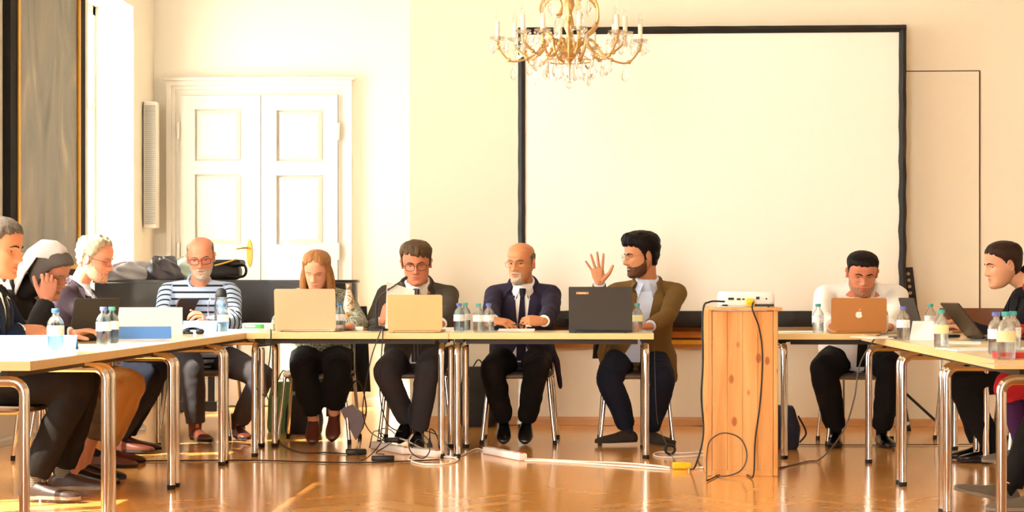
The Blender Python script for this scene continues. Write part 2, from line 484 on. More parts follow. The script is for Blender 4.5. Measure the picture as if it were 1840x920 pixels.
def leaf(x0, x1, panels, dy=0.0):
    y0 = yd - 0.03
    lf = MB()
    lf.box(((x0 + x1) / 2, y0 + 0.01 - dy, zdoor / 2 + 0.004), (x1 - x0 - 0.006, 0.012, zdoor - 0.01))
    xs = [x0 + 0.003, panels[0], panels[1], x1 - 0.003]
    zz = [0.01, 0.16] + [z for p in panels[2] for z in p] + [zdoor - 0.004]
    # stiles and rails stand proud of the panel ground
    th = 0.03
    lf.box(((xs[0] + xs[1]) / 2, y0 - th / 2 - dy, zdoor / 2 + 0.003), (xs[1] - xs[0], th, zdoor - 0.014))
    lf.box(((xs[2] + xs[3]) / 2, y0 - th / 2 - dy, zdoor / 2 + 0.003), (xs[3] - xs[2], th, zdoor - 0.014))
    edges = [0.01] + [z for p in panels[2] for z in p] + [zdoor - 0.004]
    for k in range(0, len(edges), 2):
        lf.box(((xs[1] + xs[2]) / 2, y0 - th / 2 - dy, (edges[k] + edges[k + 1]) / 2), (xs[2] - xs[1], th, edges[k + 1] - edges[k]))
    lo = lf.build('door_leaf', M_white, dfr, smooth=False)
    for (z0, z1) in panels[2]:
        m = 0.022; pb = MB()
        P = [(xs[1] + 0.012, z0 + 0.012), (xs[2] - 0.012, z0 + 0.012), (xs[2] - 0.012, z1 - 0.012), (xs[1] + 0.012, z1 - 0.012)]
        Q = [(xs[1] + 0.045, z0 + 0.045), (xs[2] - 0.045, z0 + 0.045), (xs[2] - 0.045, z1 - 0.045), (xs[1] + 0.045, z1 - 0.045)]
        V = [(x, y0 - 0.001 - dy, z) for x, z in P] + [(x, y0 - 0.018 - dy, z) for x, z in Q]
        pb.add(V, [(4, 5, 6, 7), (0, 1, 5, 4), (1, 2, 6, 5), (2, 3, 7, 6), (3, 0, 4, 7), (3, 2, 1, 0)])
        pb.build('door_panel', M_white, lo, smooth=False)
    return lo
Z = lambda py: W(400, py, yd).z
leaf(ix0, xm, (XP(353, yd), XP(436, yd), [(0.22, 0.75), (Z(440), Z(314)), (Z(290), Z(197))]))
leaf(xm, ix1, (XP(499, yd), XP(583, yd), [(0.22, 0.75), (Z(440), Z(316)), (Z(291), Z(200))]), 0.004)
# brass lever handle on an escutcheon
hx, hz = XP(451, yd), Z(455)
esc = MB(); prof = []
for k in range(24):
    a = 2 * PI * k / 24
    prof.append((0.022 * math.copysign(abs(math.cos(a)) ** 1.1, math.cos(a)), 0.115 * math.sin(a)))
Mx = Matrix(((1, 0, 0), (0, 0, -1), (0, 1, 0)))
esc.prism(prof, 0, 0.008, Mx, (hx, yd - 0.06, hz))
ho = esc.build('door_handle', M_brass, dfr)
MB().tube(smooth_path([(hx, yd - 0.06, hz + 0.04), (hx, yd - 0.11, hz + 0.04), (hx - 0.04, yd - 0.115, hz + 0.042), (hx - 0.1, yd - 0.11, hz + 0.035)], 5), 0.008, 8).build('lever', M_brass, ho)
for (px, py) in ((324, 236), (610, 238), (324, 452), (610, 452)):
    c = W(px, py, yd); x = XP(px, yd)
    MB().cyl((x, yd - 0.075, c.z - 0.07), (x, yd - 0.075, c.z + 0.07), 0.014, n=10).build('hinge', M_white, dfr)

# flush jib door of the back wall -----------------------------------------
jx1, jz = XP(1760, Y_WALL), W(1700, 128, Y_WALL).z
jx0 = jx1 - 0.95
jd = MB(); g = 0.006
jd.box(((jx0 + jx1) / 2, Y_WALL - 0.006, jz / 2 + 0.004), (jx1 - jx0 - 2 * g, 0.008, jz - 0.016))
jo = struct(jd.build('door_2', M_wall, smooth=False, loc=((jx0 + jx1) / 2, Y_WALL, 0)))
gp = MB()
gp.box((jx1, Y_WALL - 0.0035, jz / 2), (2 * g, 0.005, jz + g)).box((jx0, Y_WALL - 0.0035, jz / 2), (2 * g, 0.005, jz + g)).box(((jx0 + jx1) / 2, Y_WALL - 0.0035, jz), (jx1 - jx0, 0.005, 1.6 * g))
gp.build('door_gap', M_gap, jo, smooth=False)

# tall column loudspeaker in the corner of the recess ----------------------
cs = W(272, 410, yd - 0.35); ct = W(272, 183, yd - 0.35)
M_grille = mat('speaker_grille', '9c988e', 0.6, var=0.04, nscale=200)
t = thing('column_loudspeaker', (cs.x, cs.y, cs.z), 'tall narrow white column loudspeaker mounted in the corner beside the double door', 'loudspeaker')
hw = 0.055
MB().rbox((cs.x, cs.y, (cs.z + ct.z) / 2), (2 * hw, 0.10, ct.z - cs.z), 0.012, 3).build('cabinet', M_white, t)
gb = MB()
nsl = 60
for k in range(nsl):
    z = cs.z + 0.03 + (ct.z - cs.z - 0.06) * (k + 0.5) / nsl
    gb.box((cs.x + 0.004, cs.y - 0.053, z), (2 * hw - 0.02, 0.006, (ct.z - cs.z) / nsl * 0.62))
go = gb.build('grille', M_grille, t, smooth=False); go['kind'] = 'stuff'
for py in (193, 392):
    z = W(272, py, cs.y).z
    bk = MB().box((cs.x - hw - 0.012, cs.y + 0.02, z), (0.02, 0.03, 0.05))
    bk.tube([(cs.x - hw - 0.012, cs.y + 0.03, z), (cs.x - hw - 0.02, Y_REC, z)], 0.008, 8)
    bk.build('bracket', mat('bracket_metal', '8a8478', 0.5, 0.3), t, smooth=False)

# large dark painting on the pier of the left wall ---------------------------
def painting_mat():
    m = bpy.data.materials.new('old_painting'); m.use_nodes = True
    t = NT(m); b = t.n['Principled BSDF']
    tc = t.new('ShaderNodeTexCoord'); mp = t.new('ShaderNodeMapping'); mp.inputs['Scale'].default_value = (1, 2.2, 0.75)
    t.link(tc.outputs['Object'], mp.inputs[0])
    n1 = t.new('ShaderNodeTexNoise'); n1.inputs['Scale'].default_value = 1.6; n1.inputs['Detail'].default_value = 5; n1.inputs['Distortion'].default_value = 1.2
    t.link(mp.outputs[0], n1.inputs['Vector'])
    rp = t.new('ShaderNodeValToRGB')
    e = rp.color_ramp.elements
    e[0].position = 0.32; e[0].color = (*lin('5c564a'), 1); e[1].position = 0.75; e[1].color = (*lin('a89a7e'), 1)
    x = e.new(0.5); x.color = (*lin('787264'), 1)
    x = e.new(0.62); x.color = (*lin('8a7c66'), 1)
    t.link(n1.outputs['Fac'], rp.inputs[0]); t.link(rp.outputs[0], b.inputs['Base Color'])
    b.inputs['Roughness'].default_value = 0.42
    n2 = t.new('ShaderNodeTexNoise'); n2.inputs['Scale'].default_value = 60
    t.link(tc.outputs['Object'], n2.inputs['Vector'])
    bp = t.new('ShaderNodeBump'); bp.inputs['Strength'].default_value = 0.1; bp.inputs['Distance'].default_value = 0.004
    t.link(n2.outputs['Fac'], bp.inputs['Height']); t.link(bp.outputs[0], b.inputs['Normal'])
    return m
py0, py1 = 11.20, 12.84
pz0, pz1 = 0.97, 3.9
pt = thing('wall_painting', (X_L, (py0 + py1) / 2, pz0), 'huge dark old painting in a black and gold frame on the left wall', 'painting')
xf = X_L + 0.045
M_frame_k = mat('black_frame', '15120f', 0.7, var=0.15, nscale=20, spec=0.15)
fw = 0.17
fb = MB()
fb.box((xf - 0.02, (py0 + py1) / 2, pz0 + fw / 2), (0.05, py1 - py0, fw)).box((xf - 0.02, (py0 + py1) / 2, pz1 - fw / 2), (0.05, py1 - py0, fw))
fb.box((xf - 0.02, py0 + fw / 2, (pz0 + pz1) / 2), (0.05, fw, pz1 - pz0 - 2 * fw)).box((xf - 0.02, py1 - fw / 2, (pz0 + pz1) / 2), (0.05, fw, pz1 - pz0 - 2 * fw))
fb.build('frame', M_frame_k, pt, smooth=False)
gbd = MB(); i = fw - 0.03
for (ya, yb, za, zb) in ((py0 + i, py1 - i, pz0 + i, pz0 + i + 0.035), (py0 + i, py1 - i, pz1 - i - 0.035, pz1 - i), (py0 + i, py0 + i + 0.035, pz0 + i + 0.035, pz1 - i - 0.035), (py1 - i - 0.035, py1 - i, pz0 + i + 0.035, pz1 - i - 0.035)):
    gbd.box((xf + 0.0075, (ya + yb) / 2, (za + zb) / 2), (0.012, yb - ya, zb - za))
gbd.build('gilt_fillet', M_gold, pt, smooth=False)
cv = MB().box((xf - 0.012, (py0 + py1) / 2, (pz0 + pz1) / 2), (0.02, py1 - py0 - 2 * fw, pz1 - pz0 - 2 * fw)).build('canvas', painting_mat(), pt, smooth=False)

# gilt-framed picture half hidden behind the screen --------------------------
gx0, gx1 = XP(965, Y_WALL), XP(1330, Y_WALL)
gz0 = W(1100, 625, Y_WALL).z; gz1 = gz0 + 1.15
gp_ = thing('gilt_picture', ((gx0 + gx1) / 2, Y_WALL, gz0), 'wide gilt picture frame showing its lower bar below the projection screen', 'picture')
for (col_, d, h0, h1) in (('b9783a', 0.035, 0.0, 0.028), ('f0b63c', 0.055, 0.028, 0.058), ('6e3c18', 0.04, 0.058, 0.075), ('cf8036', 0.07, 0.075, 0.118), ('9a5a26', 0.05, 0.118, 0.145)):  # ridge light and groove shade put into each step's gilt colour
    gf = MB()
    gf.box(((gx0 + gx1) / 2, Y_WALL - d / 2 - 0.002, gz0 + (h0 + h1) / 2), (gx1 - gx0 - 2 * h0, d, h1 - h0))
    gf.box(((gx0 + gx1) / 2, Y_WALL - d / 2 - 0.002, gz1 - (h0 + h1) / 2), (gx1 - gx0 - 2 * h0, d, h1 - h0))
    gf.box((gx0 + (h0 + h1) / 2, Y_WALL - d / 2 - 0.002, (gz0 + gz1) / 2), (h1 - h0, d, gz1 - gz0 - 2 * h1))
    gf.box((gx1 - (h0 + h1) / 2, Y_WALL - d / 2 - 0.002, (gz0 + gz1) / 2), (h1 - h0, d, gz1 - gz0 - 2 * h1))
    gf.build('frame_molding', mat('gilt_' + col_, col_, 0.4, 0.35, var=0.15, nscale=30, bump=0.2, bscale=90), gp_, smooth=False)
MB().box(((gx0 + gx1) / 2, Y_WALL - 0.012, (gz0 + gz1) / 2), (gx1 - gx0 - 0.29, 0.02, gz1 - gz0 - 0.29)).build('canvas', mat('dark_canvas', '3a3026', 0.5, var=0.3, nscale=4), gp_, smooth=False)

# projection screen on its stand ------------------------------------------------
ysn = 12.86
sx0, sx1 = XP(931, ysn), XP(1628, ysn)
sz0, sz1 = W(1200, 587, ysn).z, W(1200, 48, ysn).z
ps = thing('projection_screen', ((sx0 + sx1) / 2, ysn, 0), 'large white projection screen with a black fabric border on a stand', 'projection screen')
bw = 0.05
MB().box(((sx0 + sx1) / 2, ysn, (sz0 + sz1) / 2 + 0.03), (sx1 - sx0 - 2 * bw + 0.01, 0.004, sz1 - sz0 - 2 * bw - 0.06)).build('projection_fabric', mat('screen_white', 'fbf5e6', 0.8, var=0.01), ps, smooth=False)
M_vel = mat('black_border_fabric', '1a1816', 0.55, var=0.2, nscale=14, bump=0.4, bscale=25)
def wavy(p0, p1, wdt, amp, horiz):
    n = 60; Ra = []
    for k in range(n + 1):
        t_ = k / n; p = Vector(p0).lerp(Vector(p1), t_)
        a = amp * math.sin(t_ * 17 * PI) * (0.6 + 0.4 * math.sin(t_ * 5)); b_ = 0.008 * math.sin(t_ * 17 * PI + 1)
        if horiz: ring = [p + Vector((0, -0.012 - b_, -wdt / 2 + a * 0.3)), p + Vector((0, -0.03 - b_, 0)), p + Vector((0, -0.012, wdt / 2 + a)), p + Vector((0, 0.008, wdt / 2)), p + Vector((0, 0.008, -wdt / 2))]
        else: ring = [p + Vector((-wdt / 2 + a, -0.012 - b_, 0)), p + Vector((0, -0.03 - b_, 0)), p + Vector((wdt / 2 + a * 0.5, -0.012, 0)), p + Vector((wdt / 2, 0.008, 0)), p + Vector((-wdt / 2, 0.008, 0))]
        Ra.append(ring)
    return MB().rings(Ra)
for nm, p0, p1, w_, am, hz_ in (('border', (sx0 + bw / 2, ysn, sz0), (sx0 + bw / 2, ysn, sz1), bw, 0.002, False), ('border', (sx1 - bw / 2, ysn, sz0), (sx1 - bw / 2, ysn, sz1), bw, 0.006, False),
                            ('border', (sx0, ysn - 0.003, sz1 - bw / 2), (sx1, ysn - 0.003, sz1 - bw / 2), bw, 0.001, True), ('border', (sx0, ysn - 0.003, sz0 + 0.055), (sx1, ysn - 0.003, sz0 + 0.055), 0.11, 0.003, True)):
    wavy(p0, p1, w_, am, hz_).build(nm, M_vel, ps)
M_alu = mat('aluminium', 'c9c6be', 0.35, 0.9, var=0.04)
for x in (sx0 + 0.02, sx1 - 0.02):
    sl = MB().box((x, ysn + 0.03, (sz0 + 0.6) / 2 + 0.02), (0.035, 0.025, sz0 + 0.6))
    so = sl.build('stand_leg', M_alu, ps, smooth=False)
    MB().rbox((x, ysn + 0.03, 0.045), (0.045, 0.34, 0.03), 0.005).build('foot', M_alu, so)
    for dy in (-0.13, 0.19):
        MB().cyl((x - 0.012, ysn + dy, 0.018), (x + 0.012, ysn + dy, 0.018), 0.018, n=14).build('caster', M_rubber, so)
# ================================================================== TABLES
ZT_T = 0.722
LT, DT = 1.18, 0.72
def table_top_mat():
    m = bpy.data.materials.new('maple_laminate'); m.use_nodes = True
    t = NT(m); b = t.n['Principled BSDF']
    tc = t.new('ShaderNodeTexCoord'); mp = t.new('ShaderNodeMapping'); mp.inputs['Scale'].default_value = (1.2, 14, 14)
    t.link(tc.outputs['Object'], mp.inputs[0])
    n = t.new('ShaderNodeTexNoise'); n.inputs['Scale'].default_value = 3; n.inputs['Detail'].default_value = 5; t.link(mp.outputs[0], n.inputs['Vector'])
    rp = t.new('ShaderNodeValToRGB'); rp.color_ramp.elements[0].color = (*lin('e4cc98'), 1); rp.color_ramp.elements[1].color = (*lin('f0deb4'), 1)
    t.link(n.outputs['Fac'], rp.inputs[0]); t.link(rp.outputs[0], b.inputs['Base Color'])
    b.inputs['Roughness'].default_value = 0.2
    return m
M_top = table_top_mat()
M_edge = mat('beech_edge_band', 'e6c888', 0.4, var=0.08, nscale=20, stretch=(1, 1, 10))
TABS = 'meeting tables set out in a U'
def make_table():
    t = thing('meeting_table', (0, 0, 0), 'meeting table', 'table', TABS)
    tp = MB().box((0, 0, ZT_T - 0.015), (LT - 0.006, DT - 0.006, 0.0295)).build('tabletop', M_top, t, smooth=False)
    e = MB(); h = 0.034
    for sx in (-1, 1): e.rbox((sx * (LT / 2 - 0.0015), 0, ZT_T - h / 2 - 0.0005), (0.003, DT, h), 0.001, 1)
    for sy in (-1, 1): e.rbox((0, sy * (DT / 2 - 0.0015), ZT_T - h / 2 - 0.0005), (LT - 0.006, 0.003, h), 0.001, 1)
    e.build('edge_band', M_edge, tp, smooth=False)
    r = 0.0195; zb = ZT_T - 0.075; yy = DT / 2 - 0.035
    for sx in (-1, 1):
        x = sx * (LT / 2 - 0.045)
        P = [(x, -yy, 0.012), (x, -yy, zb - 0.05)]
        for k in range(1, 6): a = PI / 2 * k / 5; P.append((x, -yy + 0.05 * (1 - math.cos(a)), zb - 0.05 + 0.05 * math.sin(a)))
        for k in range(0, 6): a = PI / 2 * k / 5; P.append((x, yy - 0.05 + 0.05 * math.sin(a), zb - 0.05 + 0.05 * math.cos(a)))
        P.append((x, yy, 0.012))
        f = MB().tube(P, r, 14).build('leg_frame', M_chrome, t, angle=60)
        for sy in (-1, 1):
            MB().lathe((x, sy * yy, 0), [(0.0185, 0.0), (0.021, 0.004), (0.021, 0.02), (0.0196, 0.022)], 14).build('foot_cap', M_rubber, f)
        for sy in (-0.5, 0.5):
            MB().box((x, sy * yy, ZT_T - 0.042), (0.05, 0.06, 0.035)).build('mount_plate', M_black, f, smooth=False)
    for sy in (-1, 1):
        MB().box((0, sy * (yy - 0.09), ZT_T - 0.05), (LT - 0.18, 0.025, 0.032)).build('under_rail', mat('dark_rail', '3a332c', 0.5, 0.4), t, smooth=False)
    return t
XL_IN, XR_IN = -2.087, 1.44
YF = 10.57
tabs = []
# (x centre, y centre, rotation, label)
spec = [
    (XL_IN - DT / 2, 10.12 + LT / 2, PI / 2, 'light wood table in the left corner, in front of the striped sweater'),
    (XL_IN - DT / 2, 10.12 - LT / 2, PI / 2, 'left side table carrying the white standing sign'),
    (XL_IN - DT / 2, 10.12 - 1.5 * LT - 0.004, PI / 2, 'left side table in front of the man at the left picture edge'),
    (XL_IN - DT / 2, 10.12 - 2.5 * LT - 0.008, PI / 2, 'left side table nearest to the camera, mostly outside the picture'),
    (XL_IN + LT / 2 + 0.002, YF + DT / 2, 0, 'head table under the two silver laptops'),
    (XL_IN + LT * 1.5 + 0.004, YF + DT / 2, 0, 'head table under the black laptop of the speaker in the tan jacket'),
    (XP(1396, YF) + LT / 2, YF + DT / 2, 0, 'table under the laptop of the man in the white shirt'),
    (XR_IN + DT / 2, 10.44 - LT / 2, PI / 2, 'right side table farthest from the camera'),
    (XR_IN + DT / 2, 10.44 - 1.5 * LT - 0.004, PI / 2, 'right side table in the middle of its row, beside the woman in black'),
    (XR_IN + DT / 2, 10.44 - 2.5 * LT - 0.008, PI / 2, 'right side table nearest to the camera, mostly outside the picture'),
]
tp0 = make_table()
for i, (x, y, r, l) in enumerate(spec): tabs.append(place(tp0, i == 0, (x, y, 0), r, l, TABS))

# ================================================================== CHAIRS
M_seat = mat('chair_seat_ply', '5a4634', 0.45, var=0.15, nscale=5, stretch=(1, 8, 1))
M_back = mat('chair_back_ply', '6e3d1f', 0.4, var=0.15, nscale=5, stretch=(8, 1, 1))
CH = 'stacking chairs around the tables'
def make_chair():
    """front of the seat at +y"""
    t = thing('stacking_chair', (0, 0, 0), 'chair', 'chair', CH)
    n = 24; R = []
    for (z, k) in ((0.428, 0.96), (0.434, 1.0), (0.446, 1.0), (0.452, 0.97)):
        ring = []
        for j in range(40):
            a = 2 * PI * j / 40; c, s = math.cos(a), math.sin(a)
            x = 0.215 * k * math.copysign(abs(c) ** 0.5, c); y = 0.205 * k * math.copysign(abs(s) ** 0.5, s)
            ring.append((x, y, z - 0.012 * max(0, y) / 0.2 * (abs(y) / 0.2)))
        R.append(ring)
    MB().rings(R).build('seat', M_seat, t)
    R = []
    for i in range(7):
        z = 0.66 + 0.19 * i / 6; e = abs(i / 3 - 1); hw = 0.215 * (1 - 0.06 * e ** 3)
        ring = []
        for (o, dr) in ((0.0, 1), (0.011, -1)):
            for j in range(13):
                u = (-1 + 2 * j / 12) * dr
                ring.append((u * hw, -0.235 - 0.05 * (i / 6) + 0.045 * u * u - o, z))
        R.append(ring)
    MB().rings(R).build('backrest', M_back, t)
    for sx in (-1, 1):
        fl_ = MB().tube([(sx * 0.185, 0.165, 0.42), (sx * 0.228, 0.205, 0.014)], 0.0115, 10).build('leg', M_chrome, t)
        MB().cyl((sx * 0.2285, 0.2055, 0), (sx * 0.2275, 0.2045, 0.03), 0.0135, n=10).build('foot_cap', M_rubber, fl_)
        rl = MB().tube(smooth_path([(sx * 0.235, -0.235, 0.014), (sx * 0.205, -0.185, 0.40), (sx * 0.20, -0.20, 0.48), (sx * 0.195, -0.245, 0.70), (sx * 0.19, -0.262, 0.80)], 4), 0.0115, 10).build('leg', M_chrome, t)
        MB().cyl((sx * 0.2355, -0.2355, 0), (sx * 0.2345, -0.2335, 0.03), 0.0135, n=10).build('foot_cap', M_rubber, rl)
        MB().tube([(sx * 0.185, 0.165, 0.42), (sx * 0.203, -0.187, 0.42)], 0.010, 8).build('side_rail', M_chrome, t)
    MB().tube([(-0.185, 0.165, 0.42), (0.185, 0.165, 0.42)], 0.010, 8).build('front_rail', M_chrome, t)
    return t
ch0 = make_chair(); CHN = [0]
def chair(x, y, th, label):
    """th: facing, degrees (0 = +Y)"""
    o = place(ch0, CHN[0] == 0, (x, y, 0), math.radians(th), label, CH); CHN[0] += 1
    return o

# ================================================================== LECTERN
def pine_mat():
    m = bpy.data.materials.new('knotty_pine'); m.use_nodes = True
    t = NT(m); b = t.n['Principled BSDF']
    tc = t.new('ShaderNodeTexCoord'); mp = t.new('ShaderNodeMapping'); mp.inputs['Scale'].default_value = (9, 9, 0.7)
    t.link(tc.outputs['Object'], mp.inputs[0])
    n = t.new('ShaderNodeTexNoise'); n.inputs['Scale'].default_value = 1.8; n.inputs['Detail'].default_value = 6; n.inputs['Distortion'].default_value = 0.6
    t.link(mp.outputs[0], n.inputs['Vector'])
    rp = t.new('ShaderNodeValToRGB'); e = rp.color_ramp.elements
    e[0].position = 0.3; e[0].color = (*lin('cf8a3e'), 1); e[1].position = 0.68; e[1].color = (*lin('eab26c'), 1)
    t.link(n.outputs['Fac'], rp.inputs[0])
    # knots: stretched cells, small dark red-brown eyes
    m2 = t.new('ShaderNodeMapping'); m2.inputs['Scale'].default_value = (9.5, 3, 5.2)
    t.link(tc.outputs['Object'], m2.inputs[0])
    vo = t.new('ShaderNodeTexVoronoi'); vo.inputs['Scale'].default_value = 1.0; vo.inputs['Randomness'].default_value = 0.9
    t.link(m2.outputs[0], vo.inputs['Vector'])
    r3 = t.new('ShaderNodeValToRGB'); r3.color_ramp.elements[0].position = 0.10; r3.color_ramp.elements[0].color = (1, 1, 1, 1)
    r3.color_ramp.elements[1].position = 0.16; r3.color_ramp.elements[1].color = (0, 0, 0, 1)
    t.link(vo.outputs['Distance'], r3.inputs[0])
    mx = t.new('ShaderNodeMix', data_type='RGBA'); mx.inputs['B'].default_value = (*lin('b0602c'), 1)
    t.link(r3.outputs[0], mx.inputs['Factor']); t.link(rp.outputs[0], mx.inputs['A'])
    t.link(mx.outputs['Result'], b.inputs['Base Color']); b.inputs['Roughness'].default_value = 0.35
    return m
M_pine = pine_mat()
yl = 9.65
lx0, lx1 = XP(1271, yl), XP(1398, yl); lz = W(1330, 557, yl).z; LD = 0.40
lc = (lx0 + lx1) / 2
lt = thing('lectern', (lc, yl + LD / 2, 0), 'narrow knotty pine lectern with the projector on top', 'lectern')
nb = 4; bwid = (lx1 - lx0 - 0.05) / nb
for k in range(nb):
    MB().rbox((lx0 + 0.025 + bwid * (k + 0.5), yl + 0.014, lz / 2 + 0.008), (bwid - 0.0012, 0.016, lz - 0.03), 0.0015, 1).build('board', M_pine, lt, smooth=False)
for x in (lx0 + 0.0115, lx1 - 0.0115):
    MB().rbox((x, yl + LD / 2, lz / 2), (0.023, LD, lz - 0.002), 0.002, 1).build('side_panel', M_pine, lt, smooth=False)
MB().rbox((lc, yl + 0.014, 0.015), (lx1 - lx0 - 0.048, 0.022, 0.03), 0.002, 1).build('plinth', M_pine, lt, smooth=False)
MB().box((lc, yl + LD / 2 + 0.02, 0.3), (lx1 - lx0 - 0.048, LD - 0.06, 0.018)).build('shelf', M_pine, lt, smooth=False)
lztop = lz + 0.014
MB().rbox((lc + 0.014, yl + LD / 2 - 0.01, lz + 0.006), (lx1 - lx0 + 0.012, LD + 0.03, 0.016), 0.003).build('top_board', M_pine, lt)

# projector --------------------------------------------------------------------
pc = Vector((XP(1339, yl + 0.2), yl + 0.17, lztop))
pj = thing('projector', tuple(pc), 'white video projector lying on the pine lectern', 'projector')
M_pw = mat('projector_white', 'f6f2ea', 0.4, var=0.02)
pw_, pd_, ph_ = 0.295, 0.23, 0.068
z0 = pc.z + 0.014
R = []
for (z, k, w2) in ((0.0, 0.97, 0.0), (0.012, 1.0, 0.0), (0.05, 0.985, 0), (ph_ - 0.006, 0.95, 0), (ph_, 0.90, 0)):
    ring = []
    for j in range(36):
        a = 2 * PI * j / 36; c, s_ = math.cos(a), math.sin(a)
        ring.append((pc.x + pw_ / 2 * k * math.copysign(abs(c) ** 0.28, c), pc.y + pd_ / 2 * k * math.copysign(abs(s_) ** 0.28, s_), z0 + z))
    R.append(ring)
pb_ = MB().rings(R).build('housing', M_pw, pj, angle=50)
M_port = mat('port_dark', '2a2622', 0.5)
for (dx, dz, w_, h_) in ((-0.085, 0.03, 0.03, 0.012), (-0.045, 0.028, 0.02, 0.01), (-0.02, 0.028, 0.012, 0.008), (0.055, 0.034, 0.018, 0.014), (0.1, 0.03, 0.008, 0.008)):
    MB().box((pc.x + dx, pc.y - pd_ / 2 - 0.0005, z0 + dz), (w_, 0.006, h_)).build('port', M_port, pb_, smooth=False)
MB().box((pc.x + 0.09, pc.y - pd_ / 2 + 0.01, z0 - 0.004), (0.1, 0.03, 0.012)).build('vent', M_port, pj, smooth=False)
for dx in (-0.11, 0.11):
    for dy in (-0.08, 0.08):
        MB().cyl((pc.x + dx, pc.y + dy, pc.z), (pc.x + dx, pc.y + dy, z0 + 0.004), 0.01, n=10).build('foot', M_rubber, pj)
MB().cyl((pc.x + 0.06, pc.y + pd_ / 2 - 0.02, z0 + 0.035), (pc.x + 0.06, pc.y + pd_ / 2 + 0.012, z0 + 0.035), 0.026, n=18).build('lens', M_port, pj)
# sheet of papers below the projector
tag(MB().box((pc.x - 0.02, pc.y - 0.02, lztop + 0.003), (0.25, 0.19, 0.004)).build('paper_sheet', mat('paper', 'f8f4ea', 0.8, var=0.01), smooth=False, loc=(pc.x, pc.y, lztop)), 'white sheet of paper under the projector on the lectern', 'paper')
M_yel = mat('yellow_tape', 'f2c414', 0.5)
yt = MB().rbox((pc.x + 0.012, pc.y - pd_ / 2 - 0.018, z0 + 0.018), (0.04, 0.04, 0.03), 0.008)
yt.rbox((pc.x + 0.012, pc.y - pd_ / 2 - 0.03, z0 - 0.004), (0.05, 0.03, 0.012), 0.004)
tag(yt.build('cable_adapter', M_yel, loc=(pc.x, pc.y - 0.13, z0)), 'yellow plug adapter at the back of the projector', 'adapter')

# ================================================================== GRAND PIANO
M_pia = mat('piano_black', '2c2926', 0.35, var=0.1, coat=0.3)
pyn = 12.62
px0, px1 = XP(170, pyn), XP(637, pyn)
pzt, pzb = 1.035, 0.70
gpn = thing('grand_piano', ((px0 + px1) / 2, pyn + 0.7, 0), 'black grand piano with closed lid under coats and bags', 'piano')
def piano_poly(g=0.0):
    P = [(px0 - g, pyn - g), (px1 - 0.18, pyn - g)]
    for k in range(7):
        a = -PI / 2 + PI / 2 * k / 6
        P.append((px1 - 0.18 + (0.18 + g) * math.cos(a), pyn + 0.18 + (0.18 + g) * math.sin(a)))
    for k in range(1, 13):
        t_ = k / 12
        x = px1 + g + (px0 + 0.75 - px1) * t_; y = pyn + 0.30 + (1.15 - 0) * (t_ ** 2 * (3 - 2 * t_)) + g
        P.append((x, y))
    P += [(px0 - g, pyn + 1.45 + g)]
    return P
MB().prism(piano_poly(), pzb, pzt - 0.02).build('case', M_pia, gpn)
MB().prism(piano_poly(0.012), pzt - 0.019, pzt).build('lid', M_pia, gpn)
for (x, y) in ((px0 + 0.15, pyn + 0.14), (px0 + 0.15, pyn + 1.3), (px1 - 0.2, pyn + 0.22)):
    lg = MB().tube([(x, y, 0.075), (x, y, 0.14), (x, y, 0.42), (x, y, pzb + 0.004)], [0.032, 0.032, 0.05, 0.06], 8).build('leg', M_pia, gpn)
    MB().cyl((x - 0.014, y, 0.036), (x + 0.014, y, 0.036), 0.036, n=16).build('caster', M_brass, lg)
xl = XP(352, 13.3); yl_ = 13.3
ly = MB()
for dx in (-0.12, 0.12): ly.box((xl + dx, yl_, 0.39), (0.05, 0.06, 0.63))
ly.box((xl, yl_, 0.115), (0.34, 0.14, 0.07))
lyo = ly.build('pedal_lyre', M_pia, gpn, smooth=False)
for dx in (-0.07, 0, 0.07):
    MB().tube([(xl + dx, yl_ - 0.05, 0.09), (xl + dx, yl_ - 0.13, 0.085), (xl + dx, yl_ - 0.2, 0.075)], [0.008, 0.012, 0.018], 8, flat=0.4).build('pedal', M_brass, lyo)
# ================================================================== PEOPLE
def skin(name, col):
    return mat('skin_' + name, col, 0.5, var=0.07, nscale=14, bump=0.05, bscale=180, sss=0.12, spec=0.35)
def hairm(name, col, rough=0.55):
    return mat('hair_' + name, col, rough, var=0.6, nscale=90, stretch=(2, 2, 0.35), bump=0.9, bscale=110, spec=0.12)
def cloth(name, col, rough=0.85, bump=0.35, bscale=22, var=0.08, sheen=0.15):
    return mat('cloth_' + name, col, rough, var=var, nscale=9, bump=bump, bscale=bscale, spec=0.12, sheen=0.0)
M_lips = mat('lips', 'b5614e', 0.45, var=0.05)
M_eyew = mat('eye_white', 'efe6dc', 0.25)
M_iris = mat('iris_dark', '2c1c12', 0.2)
M_lash = mat('lash', '2a1a12', 0.7)
M_lens = clear_mat('spectacle_lens', (1, 1, 1), .06, 1.4)

